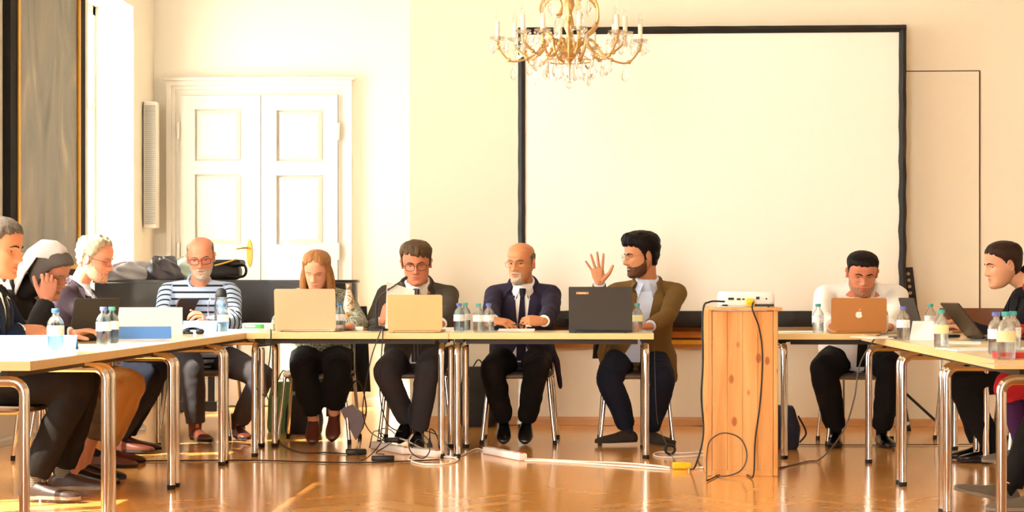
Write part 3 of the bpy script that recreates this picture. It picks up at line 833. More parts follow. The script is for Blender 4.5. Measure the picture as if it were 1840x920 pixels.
def sstep(a, b, x):
    t = min(1.0, max(0.0, (x - a) / (b - a))) if a != b else float(x >= a)
    return t * t * (3 - 2 * t)
def pl(tab, x):
    """piecewise linear table"""
    if x <= tab[0][0]: return tab[0][1]
    for (a, b), (c, d) in zip(tab, tab[1:]):
        if x <= c: return b + (d - b) * (x - a) / (c - a)
    return tab[-1][1]
def wob(V, amp, freq, seed):
    """soft cloth folds: sum of a few sine waves along random directions"""
    rng = np.random.RandomState(seed); out = np.zeros(len(V))
    for k in range(5):
        d = rng.normal(size=3); d /= np.linalg.norm(d)
        f = freq * (0.6 + 1.2 * rng.rand()); q = V @ d * f + rng.rand() * 6.28
        e = rng.normal(size=3); e /= np.linalg.norm(e)
        out += np.sin(q + 1.3 * np.sin(V @ e * f * 0.7))
    return out / 5 * amp
def vnormals(V, F):
    N = np.zeros_like(V); A = np.array([f[:3] for f in F])
    n = np.cross(V[A[:, 1]] - V[A[:, 0]], V[A[:, 2]] - V[A[:, 0]])
    for k in range(3): np.add.at(N, A[:, k], n)
    L = np.linalg.norm(N, axis=1); L[L == 0] = 1
    return N / L[:, None]

# ---- head as a profile surface, local axes: x right, y forward, z up, origin between the eyes' height and the ears
HZ = [-.117, -.112, -.100, -.085, -.065, -.045, -.022, 0, .022, .047, .072, .092, .106, .114, .1185]
HWd = [.018, .030, .043, .052, .060, .0655, .069, .0715, .0745, .077, .0755, .066, .048, .029, .006]
HF = [.074, .084, .090, .090, .088, .086, .085, .085, .089, .091, .086, .073, .052, .031, .006]
HB = [.030, .012, -.012, -.032, -.056, -.072, -.084, -.092, -.098, -.101, -.096, -.082, -.058, -.034, -.008]
def head_grid(o):
    """returns rings of (x, y, z) and the angle of each column (0 = face, pi = back)"""
    NZ, NA = 76, 84
    jaw = o.get('jaw', 1.0); wid = o.get('wid', 1.0); nose = o.get('nose', 1.0)
    rings = []
    for i in range(NZ):
        u = i / (NZ - 1)
        z = -.117 + (.1185 + .117) * (0.5 - 0.5 * math.cos(PI * (0.02 + 0.96 * u))) / 1.0
        w = np.interp(z, HZ, HWd) * wid; yf = np.interp(z, HZ, HF); yb = np.interp(z, HZ, HB)
        if z < -.03: w *= 1 + (jaw - 1) * sstep(-.03, -.08, z)
        yc = yb + (yf - yb) * 0.46
        ring = []
        for j in range(NA):
            a = 2 * PI * j / NA; s, c = math.sin(a), math.cos(a)
            p = 2.25 if c > 0 else 2.05
            x = w * math.copysign(abs(s) ** (2 / p), s)
            y = yc + ((yf - yc) if c > 0 else (yc - yb)) * math.copysign(abs(c) ** (2 / p), c)
            if c > 0:
                ax = abs(x); d = 0.0
                # nose
                if -.05 < z < .03:
                    hN = pl([(-.050, 0), (-.041, .012), (-.034, .027), (-.026, .028), (-.008, .018), (.012, .009), (.030, 0)], z) * nose
                    sg = pl([(-.042, .0145), (-.03, .0135), (-.01, .009), (.02, .0075)], z)
                    d += hN * math.exp(-(x / sg) ** 2 * 0.8)
                    d += 0.006 * nose * math.exp(-((ax - .013) / .006) ** 2 - ((z + .035) / .007) ** 2)
                d -= 0.0135 * math.exp(-((ax - .030) / .017) ** 2 - ((z - .003) / .012) ** 2)
                d += 0.0065 * math.exp(-((ax - .026) / .022) ** 2 - ((z - .021) / .007) ** 2)
                d += 0.0045 * math.exp(-((ax - .046) / .014) ** 2 - ((z + .022) / .014) ** 2)
                d -= 0.0035 * math.exp(-((ax - .036) / .010) ** 2 - ((z + .055) / .016) ** 2)
                d += 0.0055 * math.exp(-(x / .021) ** 2 - ((z + .057) / .0045) ** 2)
                d += 0.0060 * math.exp(-(x / .018) ** 2 - ((z + .0695) / .005) ** 2)
                d -= 0.0040 * math.exp(-(x / .023) ** 2 - ((z + .0632) / .0022) ** 2)
                d -= 0.0035 * math.exp(-(x / .020) ** 2 - ((z + .081) / .005) ** 2)
                d += 0.0060 * math.exp(-(x / .017) ** 2 - ((z + .099) / .011) ** 2)
                y += d * min(1.0, c * 3)
            ring.append(Vector((x, y, z)))
        rings.append(ring)
    return rings

def hair_shell(rings, fn, seed=1, amp=0.0, freq=90):
    """fn(p, deg) -> thickness; the shell is the scalp pushed outwards, sunk below the skin where there is no hair"""
    nz, na = len(rings), len(rings[0])
    V = []; T = []
    for i in range(nz):
        for j in range(na):
            p = rings[i][j]; a = 2 * PI * j / na
            q1 = rings[min(i + 1, nz - 1)][j] - rings[max(i - 1, 0)][j]; q2 = rings[i][(j + 1) % na] - rings[i][j - 1]
            n = q2.cross(q1)
            n = n.normalized() if n.length > 1e-9 else Vector((0, 0, 1 if i > nz / 2 else -1))
            if n.dot(p - Vector((0, -.01, .01))) < 0: n = -n
            deg = math.degrees(math.atan2(abs(p.x), p.y + 0.008))
            t = fn(p, deg); T.append(t)
            V.append(p + n * (t if t > 0.0008 else -0.005))
    V = np.array([tuple(v) for v in V]); T = np.array(T)
    if amp:
        w = wob(V, amp, freq, seed) * (T > 0.004)
        ctr = np.array([0, -.01, .01]); d = V - ctr; d /= np.linalg.norm(d, axis=1)[:, None]
        V = V + d * w[:, None]
    F = []
    for i in range(nz - 1):
        for j in range(na):
            q = (i * na + j, i * na + (j + 1) % na, (i + 1) * na + (j + 1) % na, (i + 1) * na + j)
            if max(T[k] for k in q) > 0.0008: F.append(q)
    top = [(nz - 1) * na + j for j in range(na)]
    if max(T[k] for k in top) > 0.0008: F.append(tuple(top))
    used = sorted({k for f in F for k in f}); mp = {k: i for i, k in enumerate(used)}
    return V[used], [tuple(mp[k] for k in f) for f in F]

def hairline(tab):
    return lambda p, deg: pl(tab, deg)
SHORT = [(0, .080), (22, .079), (38, .068), (52, .060), (62, .040), (72, .012), (80, -.012), (88, -.012), (93, .020), (106, .022), (112, -.02), (125, -.058), (180, -.068)]
HIGH = [(0, .100), (20, .104), (34, .092), (50, .066), (62, .042), (72, .012), (80, -.012), (88, -.012), (93, .020), (106, .022), (112, -.02), (125, -.058), (180, -.068)]
def hair_fn(tab, T, side=None, top=None, soft=.012, zmax=None, asym=0.0, jit=.0035):
    side = T if side is None else side
    def f(p, deg):
        fr = 1 - sstep(45, 70, deg)
        z0 = pl(tab, deg) + fr * (asym * p.x + jit * math.sin(p.x * 210 + 1) + jit * .7 * math.sin(p.x * 430))
        k = .45 * sstep(z0 - soft * 0.3, z0 + soft * .6, p.z) + .55 * sstep(z0, z0 + soft * 3.2, p.z)
        if zmax is not None: k *= 1 - sstep(pl(zmax, deg) - .012, pl(zmax, deg) + .004, p.z)
        t = side + (T - side) * sstep(.02, .085, p.z)
        if top: t += top(p, deg) * k
        return t * k
    return f
def GOATEE(T, chin=1.6):
    def f(p, deg):
        if p.y < .03: return 0.0
        m = math.exp(-(p.x / .027) ** 4 - ((p.z + .0505 + abs(p.x) * .25) / .0060) ** 2)
        c = math.exp(-(p.x / .030) ** 4) * sstep(-.072, -.084, p.z) * chin
        s = math.exp(-((abs(p.x) - .029) / .006) ** 2) * sstep(-.045, -.058, p.z)
        lip = 1 - .97 * math.exp(-(p.x / .019) ** 4 - ((p.z + .0640) / .0062) ** 2)
        return T * max(m, c, s) * lip
    return f
def STUBBLE(T, hi=-.028):
    def f(p, deg):
        z0 = pl([(0, -.046), (14, -.046), (24, -.052), (38, -.050), (52, hi), (66, hi + .01), (74, .0), (84, .0)], deg)
        k = sstep(z0, z0 - .010, p.z) * (1 - sstep(80, 88, deg))
        lip = 1 - .99 * math.exp(-(p.x / .020) ** 4 - ((p.z + .0635) / .0075) ** 2)
        return T * k * lip
    return f
BEARD_FULL = lambda T, mous=1.0, sideb=1.0: (lambda p, deg: T * max(
    sstep(-.052, -.072, p.z + max(0, (deg - 30)) * -0.0000) * (1 - 0.95 * math.exp(-(p.x / .020) ** 2 - ((p.z + .064) / .0085) ** 2)) * (1 if deg < 62 else 1 - sstep(62, 72, deg)) * (sstep(0.3, 0.8, (-(p.z) - .02 + 0.001 * deg) / .05)),
    sideb * (sstep(48, 60, deg) * (1 - sstep(74, 82, deg)) * sstep(.01, -.01, p.z)),
    mous * math.exp(-(p.x / .024) ** 4 - ((p.z + .0505) / .0055) ** 2)))

# ---- hand: wrist at origin, fingers along +x, palm faces -z, thumb on the +y side
def hand_shapes(curl=(20, 25, 20), spread=4, thumb=(35, 20), mirror=1, splay=None, per=None):
    S = []
    pm = MB()
    R = []
    for (x, hw, ht) in ((-.012, .026, .019), (.008, .029, .018), (.03, .037, .0165), (.06, .041, .0145), (.082, .041, .0125), (.093, .036, .010)):
        ring = []
        for j in range(18):
            a = 2 * PI * j / 18; c, s = math.cos(a), math.sin(a)
            ring.append(Vector((x, hw * math.copysign(abs(c) ** 0.8, c), ht * math.copysign(abs(s) ** 0.8, s))))
        R.append(ring)
    pm.rings(R); S.append(pm)
    base = [(.088, .030), (.092, .0105), (.089, -.0095), (.080, -.0275)]
    lens = [(.043, .026, .021), (.048, .029, .022), (.044, .027, .022), (.034, .021, .019)]
    for k in range(4):
        c = per[k] if per else curl
        a = math.radians(spread * (1.5 - k) if splay is None else splay[k])
        p = Vector((base[k][0] - .012, base[k][1], 0)); pts = [p]; pitch = 0
        d0 = Vector((math.cos(a), math.sin(a), 0))
        p = p + d0 * .012; pts.append(p)
        for L, cu in zip(lens[k], c):
            pitch += math.radians(cu)
            d = d0 * math.cos(pitch) + Vector((0, 0, -1)) * math.sin(pitch)
            p = p + d * L; pts.append(p)
        r = .0092 if k < 3 else .0078
        S.append(MB().tube(pts, [r, r, r * .96, r * .88, r * .78], 10, rnd=True))
    ta, td = math.radians(thumb[0]), math.radians(thumb[1])
    p = Vector((.012, .022, -.004)); d = Vector((math.cos(ta) * math.cos(td), math.sin(ta), -math.sin(td))).normalized()
    d2 = (d + Vector((.35, -.12, -.05))).normalized()
    S.append(MB().tube([p, p + d * .035, p + d * .062, p + d * .062 + d2 * .030, p + d * .062 + d2 * .050], [.016, .0145, .0112, .0104, .0085], 10, rnd=True))
    if mirror < 0:
        for m in S: m.v = [(x, -y, z) for x, y, z in m.v]
    return S

def ik(S, Wr, l1, l2, hint):
    d = Wr - S; L = d.length; mx = (l1 + l2) * 0.995
    if L > mx: Wr = S + d * (mx / L); d = Wr - S; L = d.length
    c = (l1 * l1 + L * L - l2 * l2) / (2 * L * l1); c = max(-1, min(1, c))
    u = d / L; h = Vector(hint) - u * Vector(hint).dot(u)
    h = h.normalized() if h.length > 1e-6 else Vector((0, 0, -1))
    return S + u * (l1 * c) + h * (l1 * math.sqrt(max(0, 1 - c * c))), Wr

def xform(mb, R, t):
    mb.v = [tuple(R @ Vector(p) + t) for p in mb.v]; return mb

def shoe(parent, ankle, th, m_up, m_sole, pitch=0.0, L=0.29, roll=0.0, kind='shoe', sole_t=0.016):
    """ankle joint at .085 above the sole, heel .06 behind it; th: toe direction in degrees (0 = +Y); pitch: heel raised"""
    secs = [(-.062, .022, .045), (-.05, .031, .062), (-.025, .034, .078), (.01, .034, .082), (.05, .036, .070), (.09, .042, .056), (.14, .047, .046), (.18, .044, .038), (.21, .033, .030), (.226, .015, .02)]
    k = L / .29; R_ = []
    for (y, hw, h) in secs:
        ring = []
        for j in range(20):
            a = 2 * PI * j / 20; c, s = math.cos(a), math.sin(a)
            z = sole_t + (h - sole_t) * (s if s > 0 else 0) ** 0.75 if s > 0 else sole_t - 0.002
            ring.append(Vector((hw * math.copysign(abs(c) ** 0.7, c), y * k, z)))
        R_.append(ring)
    up = MB().rings(R_)
    if kind == 'boot':
        up.tube([(0, -.015, .05), (0, -.012, .1), (0, -.008, .15)], [.042, .043, .046], 16)
    so = MB(); R2 = []
    for z in (0.0, sole_t):
        ring = []
        for j in range(28):
            a = 2 * PI * j / 28; c, s = math.cos(a), math.sin(a); y = .082 + .148 * s
            hw = pl([(-.066, .022), (-.04, .033), (.02, .034), (.08, .040), (.15, .0495), (.2, .040), (.23, .018)], y)
            ring.append(Vector((hw * math.copysign(abs(c) ** 0.45, c) * 1.02, y * k, z)))
        R2.append(ring)
    so.rings(R2)
    M = Matrix.Rotation(math.radians(th), 3, 'Z') @ Matrix.Rotation(math.radians(-pitch), 3, 'X') @ Matrix.Rotation(math.radians(roll), 3, 'Y')
    t = Vector(ankle) - M @ Vector((0, 0, .085))
    xform(up, M, t); xform(so, M, t)
    lo = min(v[2] for v in so.v)
    if lo < 0.002:
        up.v = [(a, b, c + 0.002 - lo) for a, b, c in up.v]; so.v = [(a, b, c + 0.002 - lo) for a, b, c in so.v]
    o = up.build(kind, m_up, parent, angle=60)
    so.build('sole', m_sole, o, angle=50)
    return o

NP = [0]
def person(label, th, hip, neck, head, hth, hpitch=-10, hroll=0, hs=1.0, build=1.0, depth=1.0, skinm=None, skul={}, knees=None, ankles=None, toes=(0, 0), tpitch=(0, 0),
           wrists=None, hints=None, hands=None, sh_w=0.178, sh_dz=-0.055, top=None, legs=None, shoes=None, hair=None, beard=None, brows=None, glasses=None,
           gaze=-12, lid=8, twist=0.0, neck_r=0.056, arm_s=1.0, detail=1.0, leg_r=1.0, hem=None, extra=None, shoe_L=0.28):
    """all joints are places in the room; th/hth: facing of the body / the head in degrees (0 = +Y, 180 = towards the camera wall)"""
    NP[0] += 1; seed = NP[0] * 13
    hip, neck, head = Vector(hip), Vector(neck) + Vector((0, 0, .034)), Vector(head)
    root = thing('person', (hip.x, hip.y, 0), label, 'person')
    Rb = Matrix.Rotation(math.radians(th), 3, 'Z'); Rt = Matrix.Rotation(math.radians(th + twist), 3, 'Z')
    Rh = Matrix.Rotation(math.radians(hth), 3, 'Z') @ Matrix.Rotation(math.radians(hpitch), 3, 'X') @ Matrix.Rotation(math.radians(hroll), 3, 'Y')
    fwd, rgt = Rt @ Vector((0, 1, 0)), Rt @ Vector((1, 0, 0))
    axis = (neck - hip); slen = axis.length
    mid = (hip + neck) / 2 - fwd * 0.03
    def spine(t): return hip * (1 - t) ** 2 + mid * 2 * t * (1 - t) + neck * t * t
    def rvec(t):
        a = Matrix.Rotation(math.radians(th + twist * sstep(0, .8, t)), 3, 'Z')
        return a @ Vector((1, 0, 0))
    def fvec(t):
        d = (spine(min(1, t + .05)) - spine(max(0, t - .05))).normalized(); r = rvec(t)
        return d.cross(r).normalized()
    TA = [(-.10, .15), (0, .178), (.12, .186), (.3, .172), (.5, .168), (.7, .182), (.82, .180), (.90, .150), (.96, .100), (1.0, .064)]
    TB = [(-.10, .10), (0, .135), (.12, .148), (.3, .142), (.5, .138), (.7, .130), (.82, .112), (.90, .088), (.96, .070), (1.0, .058)]
    def torso(off, t0=-.10, t1=1.0, n=22, na=32):
        R = []
        for i in range(n):
            t = t0 + (t1 - t0) * i / (n - 1); a = pl(TA, t) * build + off; b = pl(TB, t) * build * depth + off
            c, r, f = spine(t), rvec(t), fvec(t)
            R.append([c + r * (a * math.copysign(abs(math.cos(q)) ** 0.88, math.cos(q))) + f * (b * math.copysign(abs(math.sin(q)) ** 0.88, math.sin(q))) for q in [2 * PI * j / na for j in range(na)]])
        return MB().rings(R)
    c_sh = spine(.90)
    SH = [c_sh + rvec(.9) * (s * sh_w * build) + Vector((0, 0, -.024)) for s in (1, -1)]           # right, left
    l1, l2 = .285 * arm_s, .255 * arm_s
    arms = []
    for k in (0, 1):
        h = hints[k] if hints else (Rb @ Vector(((1 if k == 0 else -1) * .6, -.3, -1)))
        e, w = ik(SH[k], Vector(wrists[k]), l1, l2, h); arms.append((SH[k], e, w))
    HP = [hip + Rb @ Vector((s * .09 * build, 0, -.0)) for s in (1, -1)]
    legsJ = [(HP[k], Vector(knees[k]), Vector(ankles[k])) for k in (0, 1)]
    # ------------------------------------------------ body
    body = MB()
    rings = head_grid(skul)
    rings = [[p * hs for p in r] for r in rings]
    hd = MB().rings([[p for p in r] for r in rings])
    ears = []
    for s in ((-1, 1) if not skul.get('noear') else ()):
        Me = Matrix.Rotation(s * math.radians(-22), 3, 'Z') @ Matrix.Rotation(math.radians(-10), 3, 'X')
        e = MB().ell((s * .0755 * hs * skul.get('wid', 1), -.012 * hs, -.004 * hs), (.0065 * hs, .0185 * hs, .031 * hs), Me, 14, 10); ears.append(e)
        e2 = MB().tube([Me @ Vector((s * .003, .015 * math.cos(a), .028 * math.sin(a))) * hs + Vector((s * .079 * skul.get('wid', 1), -.014, -.003)) * hs for a in [math.radians(q) for q in range(30, 300, 25)]], .0042 * hs, 6, rnd=True); ears.append(e2)
    eyes = []
    bvh0 = BVHTree.FromPolygons([tuple(v) for v in hd.v], hd.f)
    def face_pt(x, z, off=0.0):
        h = bvh0.ray_cast(Vector((x, 0.3, z)), Vector((0, -1, 0)))
        y = h[0].y if h[0] is not None else 0.08 * hs
        return Vector((x, y + off, z))
    for s in (-1, 1):
        p = face_pt(s * .031 * hs, .002 * hs); c = p + Vector((0, -.0075 * hs, 0)); eyes.append(c)
        hd_l = MB().ell(c, (.0135 * hs, .0125 * hs, .0115 * hs), None, 16, 12); ears.append(hd_l)
    def toW(p): return Rh @ p + head
    for m in [hd] + ears: m.v = [tuple(toW(Vector(v))) for v in m.v]
    sk = Rh @ Vector((0, -.030, -.055)) * hs + head
    sk2 = Rh @ Vector((0, -.018, -.02)) * hs + head
    ndir = (sk - neck)
    nb = neck + Vector((0, 0, -.03))
    nk = MB().tube([nb - fwd * .012, neck.lerp(sk, .35), neck.lerp(sk, .75), sk, sk2], [neck_r * 1.22, neck_r * 1.02, neck_r, neck_r, neck_r * .9], 20)
    ch = torso(-.012, .62, 1.0, 9, 24)
    A, Fq = vox([hd] + ears + [nk, ch], .0033 / detail, 1, .4)
    body.add(A, Fq, 0)
    # lips as their own colour on the same skin
    Ri = Rh.inverted()
    L = (A - np.array(head)) @ np.array(Ri.transposed()) / hs
    lipv = (np.abs(L[:, 0]) < .0235) & (L[:, 1] > .06) & (np.abs(L[:, 2] + .0635) < .0105 * np.clip(1 - (L[:, 0] / .0245) ** 2, 0, 1))
    mi = [1 if all(lipv[i] for i in f) else 0 for f in Fq]
    body.m = mi
    for k in (0, 1):
        S, E, Wk = arms[k]; hh = (hands or ({}, {}))[k]
        hdir = Vector(hh.get('dir', tuple((Wk - E).normalized()))).normalized(); up = Vector(hh.get('back', (0, 0, 1)))
        zax = (up - hdir * up.dot(hdir)).normalized(); yax = zax.cross(hdir)
        Mh = Matrix((hdir, yax, zax)).transposed()
        mir = 1 if k == 0 else -1                      # right hand: palm down, thumb on the left of the fingers = +y
        hsx = hh.get('s', 1.0)
        parts = hand_shapes(hh.get('curl', (22, 28, 20)), hh.get('spread', 4), hh.get('thumb', (32, 22)), mir, hh.get('splay'), hh.get('per'))
        for m in parts: m.v = [tuple(Mh @ (Vector(v) * hsx) + Wk) for v in m.v]
        parts.append(MB().tube([E.lerp(Wk, .45), E.lerp(Wk, .8), Wk, Wk + hdir * .012], [.036, .030, .0265, .026], 14, flat=.86))
        A, Fq = vox(parts, .0034, 1, .4); body.add(A, Fq, 0)
        # upper arm below the clothes
    low = [torso(-.022)]
    for k in (0, 1):
        S, E, Wk = arms[k]; low.append(MB().tube([S, S.lerp(E, .5), E, E.lerp(Wk, .6)], [.05, .046, .038, .034], 12, rnd=True))
        H, K, An = legsJ[k]; low.append(MB().tube([H, H.lerp(K, .5), K, K.lerp(An, .35), An + Vector((0, 0, .02)), An - Vector((0, 0, .03))], [.082, .072, .054, .052, .034, .034], 12, rnd=True))
    A, Fq = vox(low, .018, 2); body.add(A, Fq, 0)
    body.build('body', [skinm, M_lips], root, angle=180, fix=False)
    # ------------------------------------------------ eyes
    for s, c in zip((-1, 1), eyes):
        eb = MB(); r = .0131 * hs
        up_, lo_ = lid, -20
        n1, n2 = 15, 8; V = []; F = []; mats_ = []
        for i in range(n1):
            az = -58 + 116 * i / (n1 - 1); k_ = 1 - (abs(az) / 62) ** 2.2
            for j in range(n2):
                el = gaze * 0.0 + lo_ * k_ - 4 + ((up_ * k_ - 4) - (lo_ * k_ - 4)) * j / (n2 - 1)
                a, e_ = math.radians(az), math.radians(el)
                V.append(c + Vector((r * math.sin(a) * math.cos(e_) * 1.03, r * math.cos(a) * math.cos(e_) * .95 + .0004, r * math.sin(e_) * .9)))
                if i < n1 - 1 and j < n2 - 1:
                    F.append((i * n2 + j, i * n2 + j + 1, (i + 1) * n2 + j + 1, (i + 1) * n2 + j))
                    mats_.append(1 if math.hypot(az + 4, (el - gaze)) < 27 else 0)
        for v, m_ in ((V, None),): pass
        for f, m_ in zip(F, mats_): pass
        o0 = len(eb.v); eb.v.extend([tuple(toW(p)) for p in V]); eb.f.extend([tuple(i + o0 for i in f) for f in F]); eb.m.extend(mats_)
        pts = []
        for i in range(n1):
            az = -58 + 116 * i / (n1 - 1); k_ = 1 - (abs(az) / 62) ** 2.2; e_ = math.radians(up_ * k_ - 3); a = math.radians(az)
            pts.append(toW(c + Vector((r * 1.03 * math.sin(a) * math.cos(e_), r * math.cos(a) * math.cos(e_) * .97 + .001, r * math.sin(e_) * .9 + .0006))))
        n0 = len(eb.f); eb.tube(pts, .0011 * hs, 5); eb.m[n0:] = [2] * (len(eb.f) - n0)
        eb.build('eye', [M_eyew, M_iris, M_lash], root, angle=180, fix=False)
    if brows is not None:
        for s in (-1, 1):
            P = [toW(face_pt(s * x * hs, z * hs, .0012 * hs)) for x, z in ((.013, .0185), (.022, .0225), (.033, .0245), (.043, .0215), (.050, .016))]
            MB().tube(P, [.0024 * hs, .0036 * hs, .0034 * hs, .0026 * hs, .0012 * hs], 7, up=Rh @ Vector((0, 1, 0)), flat=.8).build('eyebrow', brows, root)
    # mouth line
    P = [toW(face_pt(x * hs, (-.0632 - .0012 * (1 - (x / .023) ** 2)) * hs, .0002)) for x in (-.023, -.012, 0, .012, .023)]
    MB().tube(P, .0011 * hs, 6).build('mouth_line', mat('mouth_dark', '6e2f26', 0.6), root)
    # ------------------------------------------------ hair, beard
    for (nm, spec_) in (('hair', hair), ('beard', beard)):
        if not spec_: continue
        V, F = hair_shell(rings_unit(skul), spec_['fn'], seed, spec_.get('amp', 0), spec_.get('freq', 90))
        hb = MB().add([toW(Vector(v) * hs) for v in V], F)
        for (pts, rr, flat) in spec_.get('locks', []):
            hb.tube([toW(Vector(p) * hs) for p in smooth_path(pts, 4)], [pl([(0, rr[0]), (.5, rr[1]), (1, rr[2])], i / (4 * (len(pts) - 1))) * hs for i in range(4 * (len(pts) - 1) + 1)], 10, flat=flat, rnd=True, up=Rh @ Vector((0, 1, 0)))
        for (c_, r_) in spec_.get('blobs', []):
            hb.ell(toW(Vector(c_) * hs), [q * hs for q in r_], Rh, 18, 12)
        hb.build(nm, spec_['mat'], root, angle=180)
    # ------------------------------------------------ glasses
    if glasses:
        g = glasses; fm = g['mat']; w_, h_, ex = g.get('w', .024), g.get('h', .0175), g.get('ex', .6); r = g.get('r', .0013)
        gy = max(face_pt(0, .008 * hs).y, face_pt(.03 * hs, .02 * hs).y) + .007 * hs
        gz = g.get('z', -.001); go_ = None
        fr_ = MB(); lens = []
        for s in (-1, 1):
            ring = []
            for j in range(28):
                a = 2 * PI * j / 28; c, s_ = math.cos(a), math.sin(a)
                x = s * .033 + w_ * math.copysign(abs(c) ** ex, c); z = gz + h_ * math.copysign(abs(s_) ** ex, s_)
                ring.append(toW(Vector((x, gy / hs - 3.2 * x * x, z)) * hs))
            fr_.tube(ring, r * hs, 6, closed=True); lens.append(ring)
            tp_ = [Vector((s * (.033 + w_), gy / hs - 3.2 * (.033 + w_) ** 2, gz + .006)), Vector((s * .071 * skul.get('wid', 1), gy / hs - .022, gz + .007)), Vector((s * .0765 * skul.get('wid', 1), .02, gz + .008)), Vector((s * .0775 * skul.get('wid', 1), -.012, gz + .012)), Vector((s * .078, -.03, gz - .012))]
            fr_.tube([toW(p * hs) for p in tp_], r * 1.05 * hs, 6)
        fr_.tube([toW(Vector((x, gy / hs + .002, gz + .006 + .002 * math.cos(x * 150))) * hs) for x in (-.0105, 0, .0105)], r * hs, 6)
        go_ = fr_.build('glasses', fm, root)
        for ring in lens:
            n = len(ring); c = sum(ring, Vector()) / n; nrm = (Rh @ Vector((0, 1, 0))) * .0006
            V = [p + nrm for p in ring] + [c + nrm] + [p - nrm for p in ring] + [c - nrm]
            F = [(i, (i + 1) % n, n) for i in range(n)] + [(n + 1 + (i + 1) % n, n + 1 + i, 2 * n + 1) for i in range(n)] + [(i, n + 1 + i, n + 1 + (i + 1) % n, (i + 1) % n) for i in range(n)]
            MB().add(V, F).build('lens', M_lens, go_, angle=180)
    # ------------------------------------------------ clothes
    ctx = dict(root=root, torso=torso, spine=spine, rvec=rvec, fvec=fvec, arms=arms, legs=legsJ, neck=neck, sk=sk, neck_r=neck_r, seed=seed, build=build, depth=depth, TA=TA, TB=TB, Rb=Rb, fwd=fwd, rgt=rgt, hip=hip, toW=toW, hs=hs, head=head, Rh=Rh)
    bv = torso(.016, -.10, 1.0, 40, 48)
    ctx['bvh'] = BVHTree.FromPolygons([tuple(v) for v in bv.v], bv.f)
    def surf(t, x, off=0.0):
        f = fvec(t); o_ = spine(t) + rvec(t) * x + f * .6
        h = ctx['bvh'].ray_cast(o_, -f)
        if h[0] is None: return spine(t) + rvec(t) * x + f * (.05 + off)
        return h[0] + f * off
    ctx['surf'] = surf
    # trousers
    if legs:
        pts = [torso(.012, -.16 if False else -.10, .16, 7, 28)]
        for k in (0, 1):
            H, K, An = legsJ[k]
            hem_ = hem or .060
            dn = (An - K).normalized(); end = An + dn * legs.get('len', -.02)
            if legs.get('cut'): end = K.lerp(An, legs['cut']); hem_ = .088
            kn = K
            th_ = [H, H.lerp(K, .35), H.lerp(K, .75), K - (K - H).normalized() * .02]
            pts.append(MB().tube(th_, [.104 * leg_r, .100 * leg_r, .088 * leg_r, .080 * leg_r], 18, rnd=True))
            pts.append(MB().ell(K, (.074 * leg_r, .074 * leg_r, .074 * leg_r), None, 16, 10))
            pts.append(MB().tube([K, K.lerp(end, .3), K.lerp(end, .7), end], [.076 * leg_r, .076 * leg_r, .069 * leg_r, hem_], 18))
        if legs.get('cut'):
            c0 = (legsJ[0][0] + legsJ[1][0]) / 2; c1 = (legsJ[0][1] + legsJ[1][1]) / 2; c2 = c1.lerp((legsJ[0][2] + legsJ[1][2]) / 2, legs['cut'] * .8)
            pts.append(MB().tube([c0, c1, c2], [.10, .075, .075], 16))
        if legs.get('skirt'):
            sk_ = legs['skirt']; R = []
            c0 = (legsJ[0][0] + legsJ[1][0]) / 2; c1 = (legsJ[0][1] + legsJ[1][1]) / 2; c2 = (legsJ[0][2] + legsJ[1][2]) / 2
            kx = (legsJ[0][1] - legsJ[1][1]).length / 2 + .075
            pth = [c0, c0.lerp(c1, .5), c1 + (c1 - c0).normalized() * .03, c1.lerp(c2, .4) + (c1 - c0).normalized() * .03, c1.lerp(c2, sk_)]
            pts = [pts[0], MB().tube(pth, [.17, .165, kx * .85, kx * .9, kx * .95], 22, flat=.62, up=Vector((0, 0, 1)))]
        if legs.get('tights'):
            tg = []
            for k in (0, 1):
                H, K, An = legsJ[k]; tg.append(MB().tube([K.lerp(An, .22), K.lerp(An, .4), An, An - Vector((0, 0, .03))], [.058, .057, .039, .037], 14, rnd=True))
            A, Fq = vox(tg, .010, 2); MB().add(A, Fq).build('tights', legs['tights'], root, angle=180, fix=False)
        A, Fq = vox(pts, .0105, 3)
        N = vnormals(A, Fq); A = A + N * (wob(A, .007, 34, seed + 3) + wob(A, .003, 80, seed + 5))[:, None]
        MB().add(A, Fq).build(legs.get('name', 'trousers'), legs['mat'], root, angle=180, fix=False)
    if shoes:
        for k in (0, 1):
            H, K, An = legsJ[k]
            if shoes.get('sock'):
                MB().tube([An + (K - An).normalized() * .16, An + (K - An).normalized() * .05, An, An - Vector((0, 0, .03))], [.043, .037, .036, .034], 14).build('sock', shoes['sock'], root)
            shoe(root, An, toes[k], shoes['mat'], shoes['sole'], tpitch[k], shoe_L, kind=shoes.get('kind', 'shoe'))
    if top: top(ctx)
    if extra: extra(ctx)
    return root

_RU = {}
def rings_unit(skul):
    key = tuple(sorted(skul.items()))
    if key not in _RU: _RU[key] = head_grid(skul)
    return _RU[key]

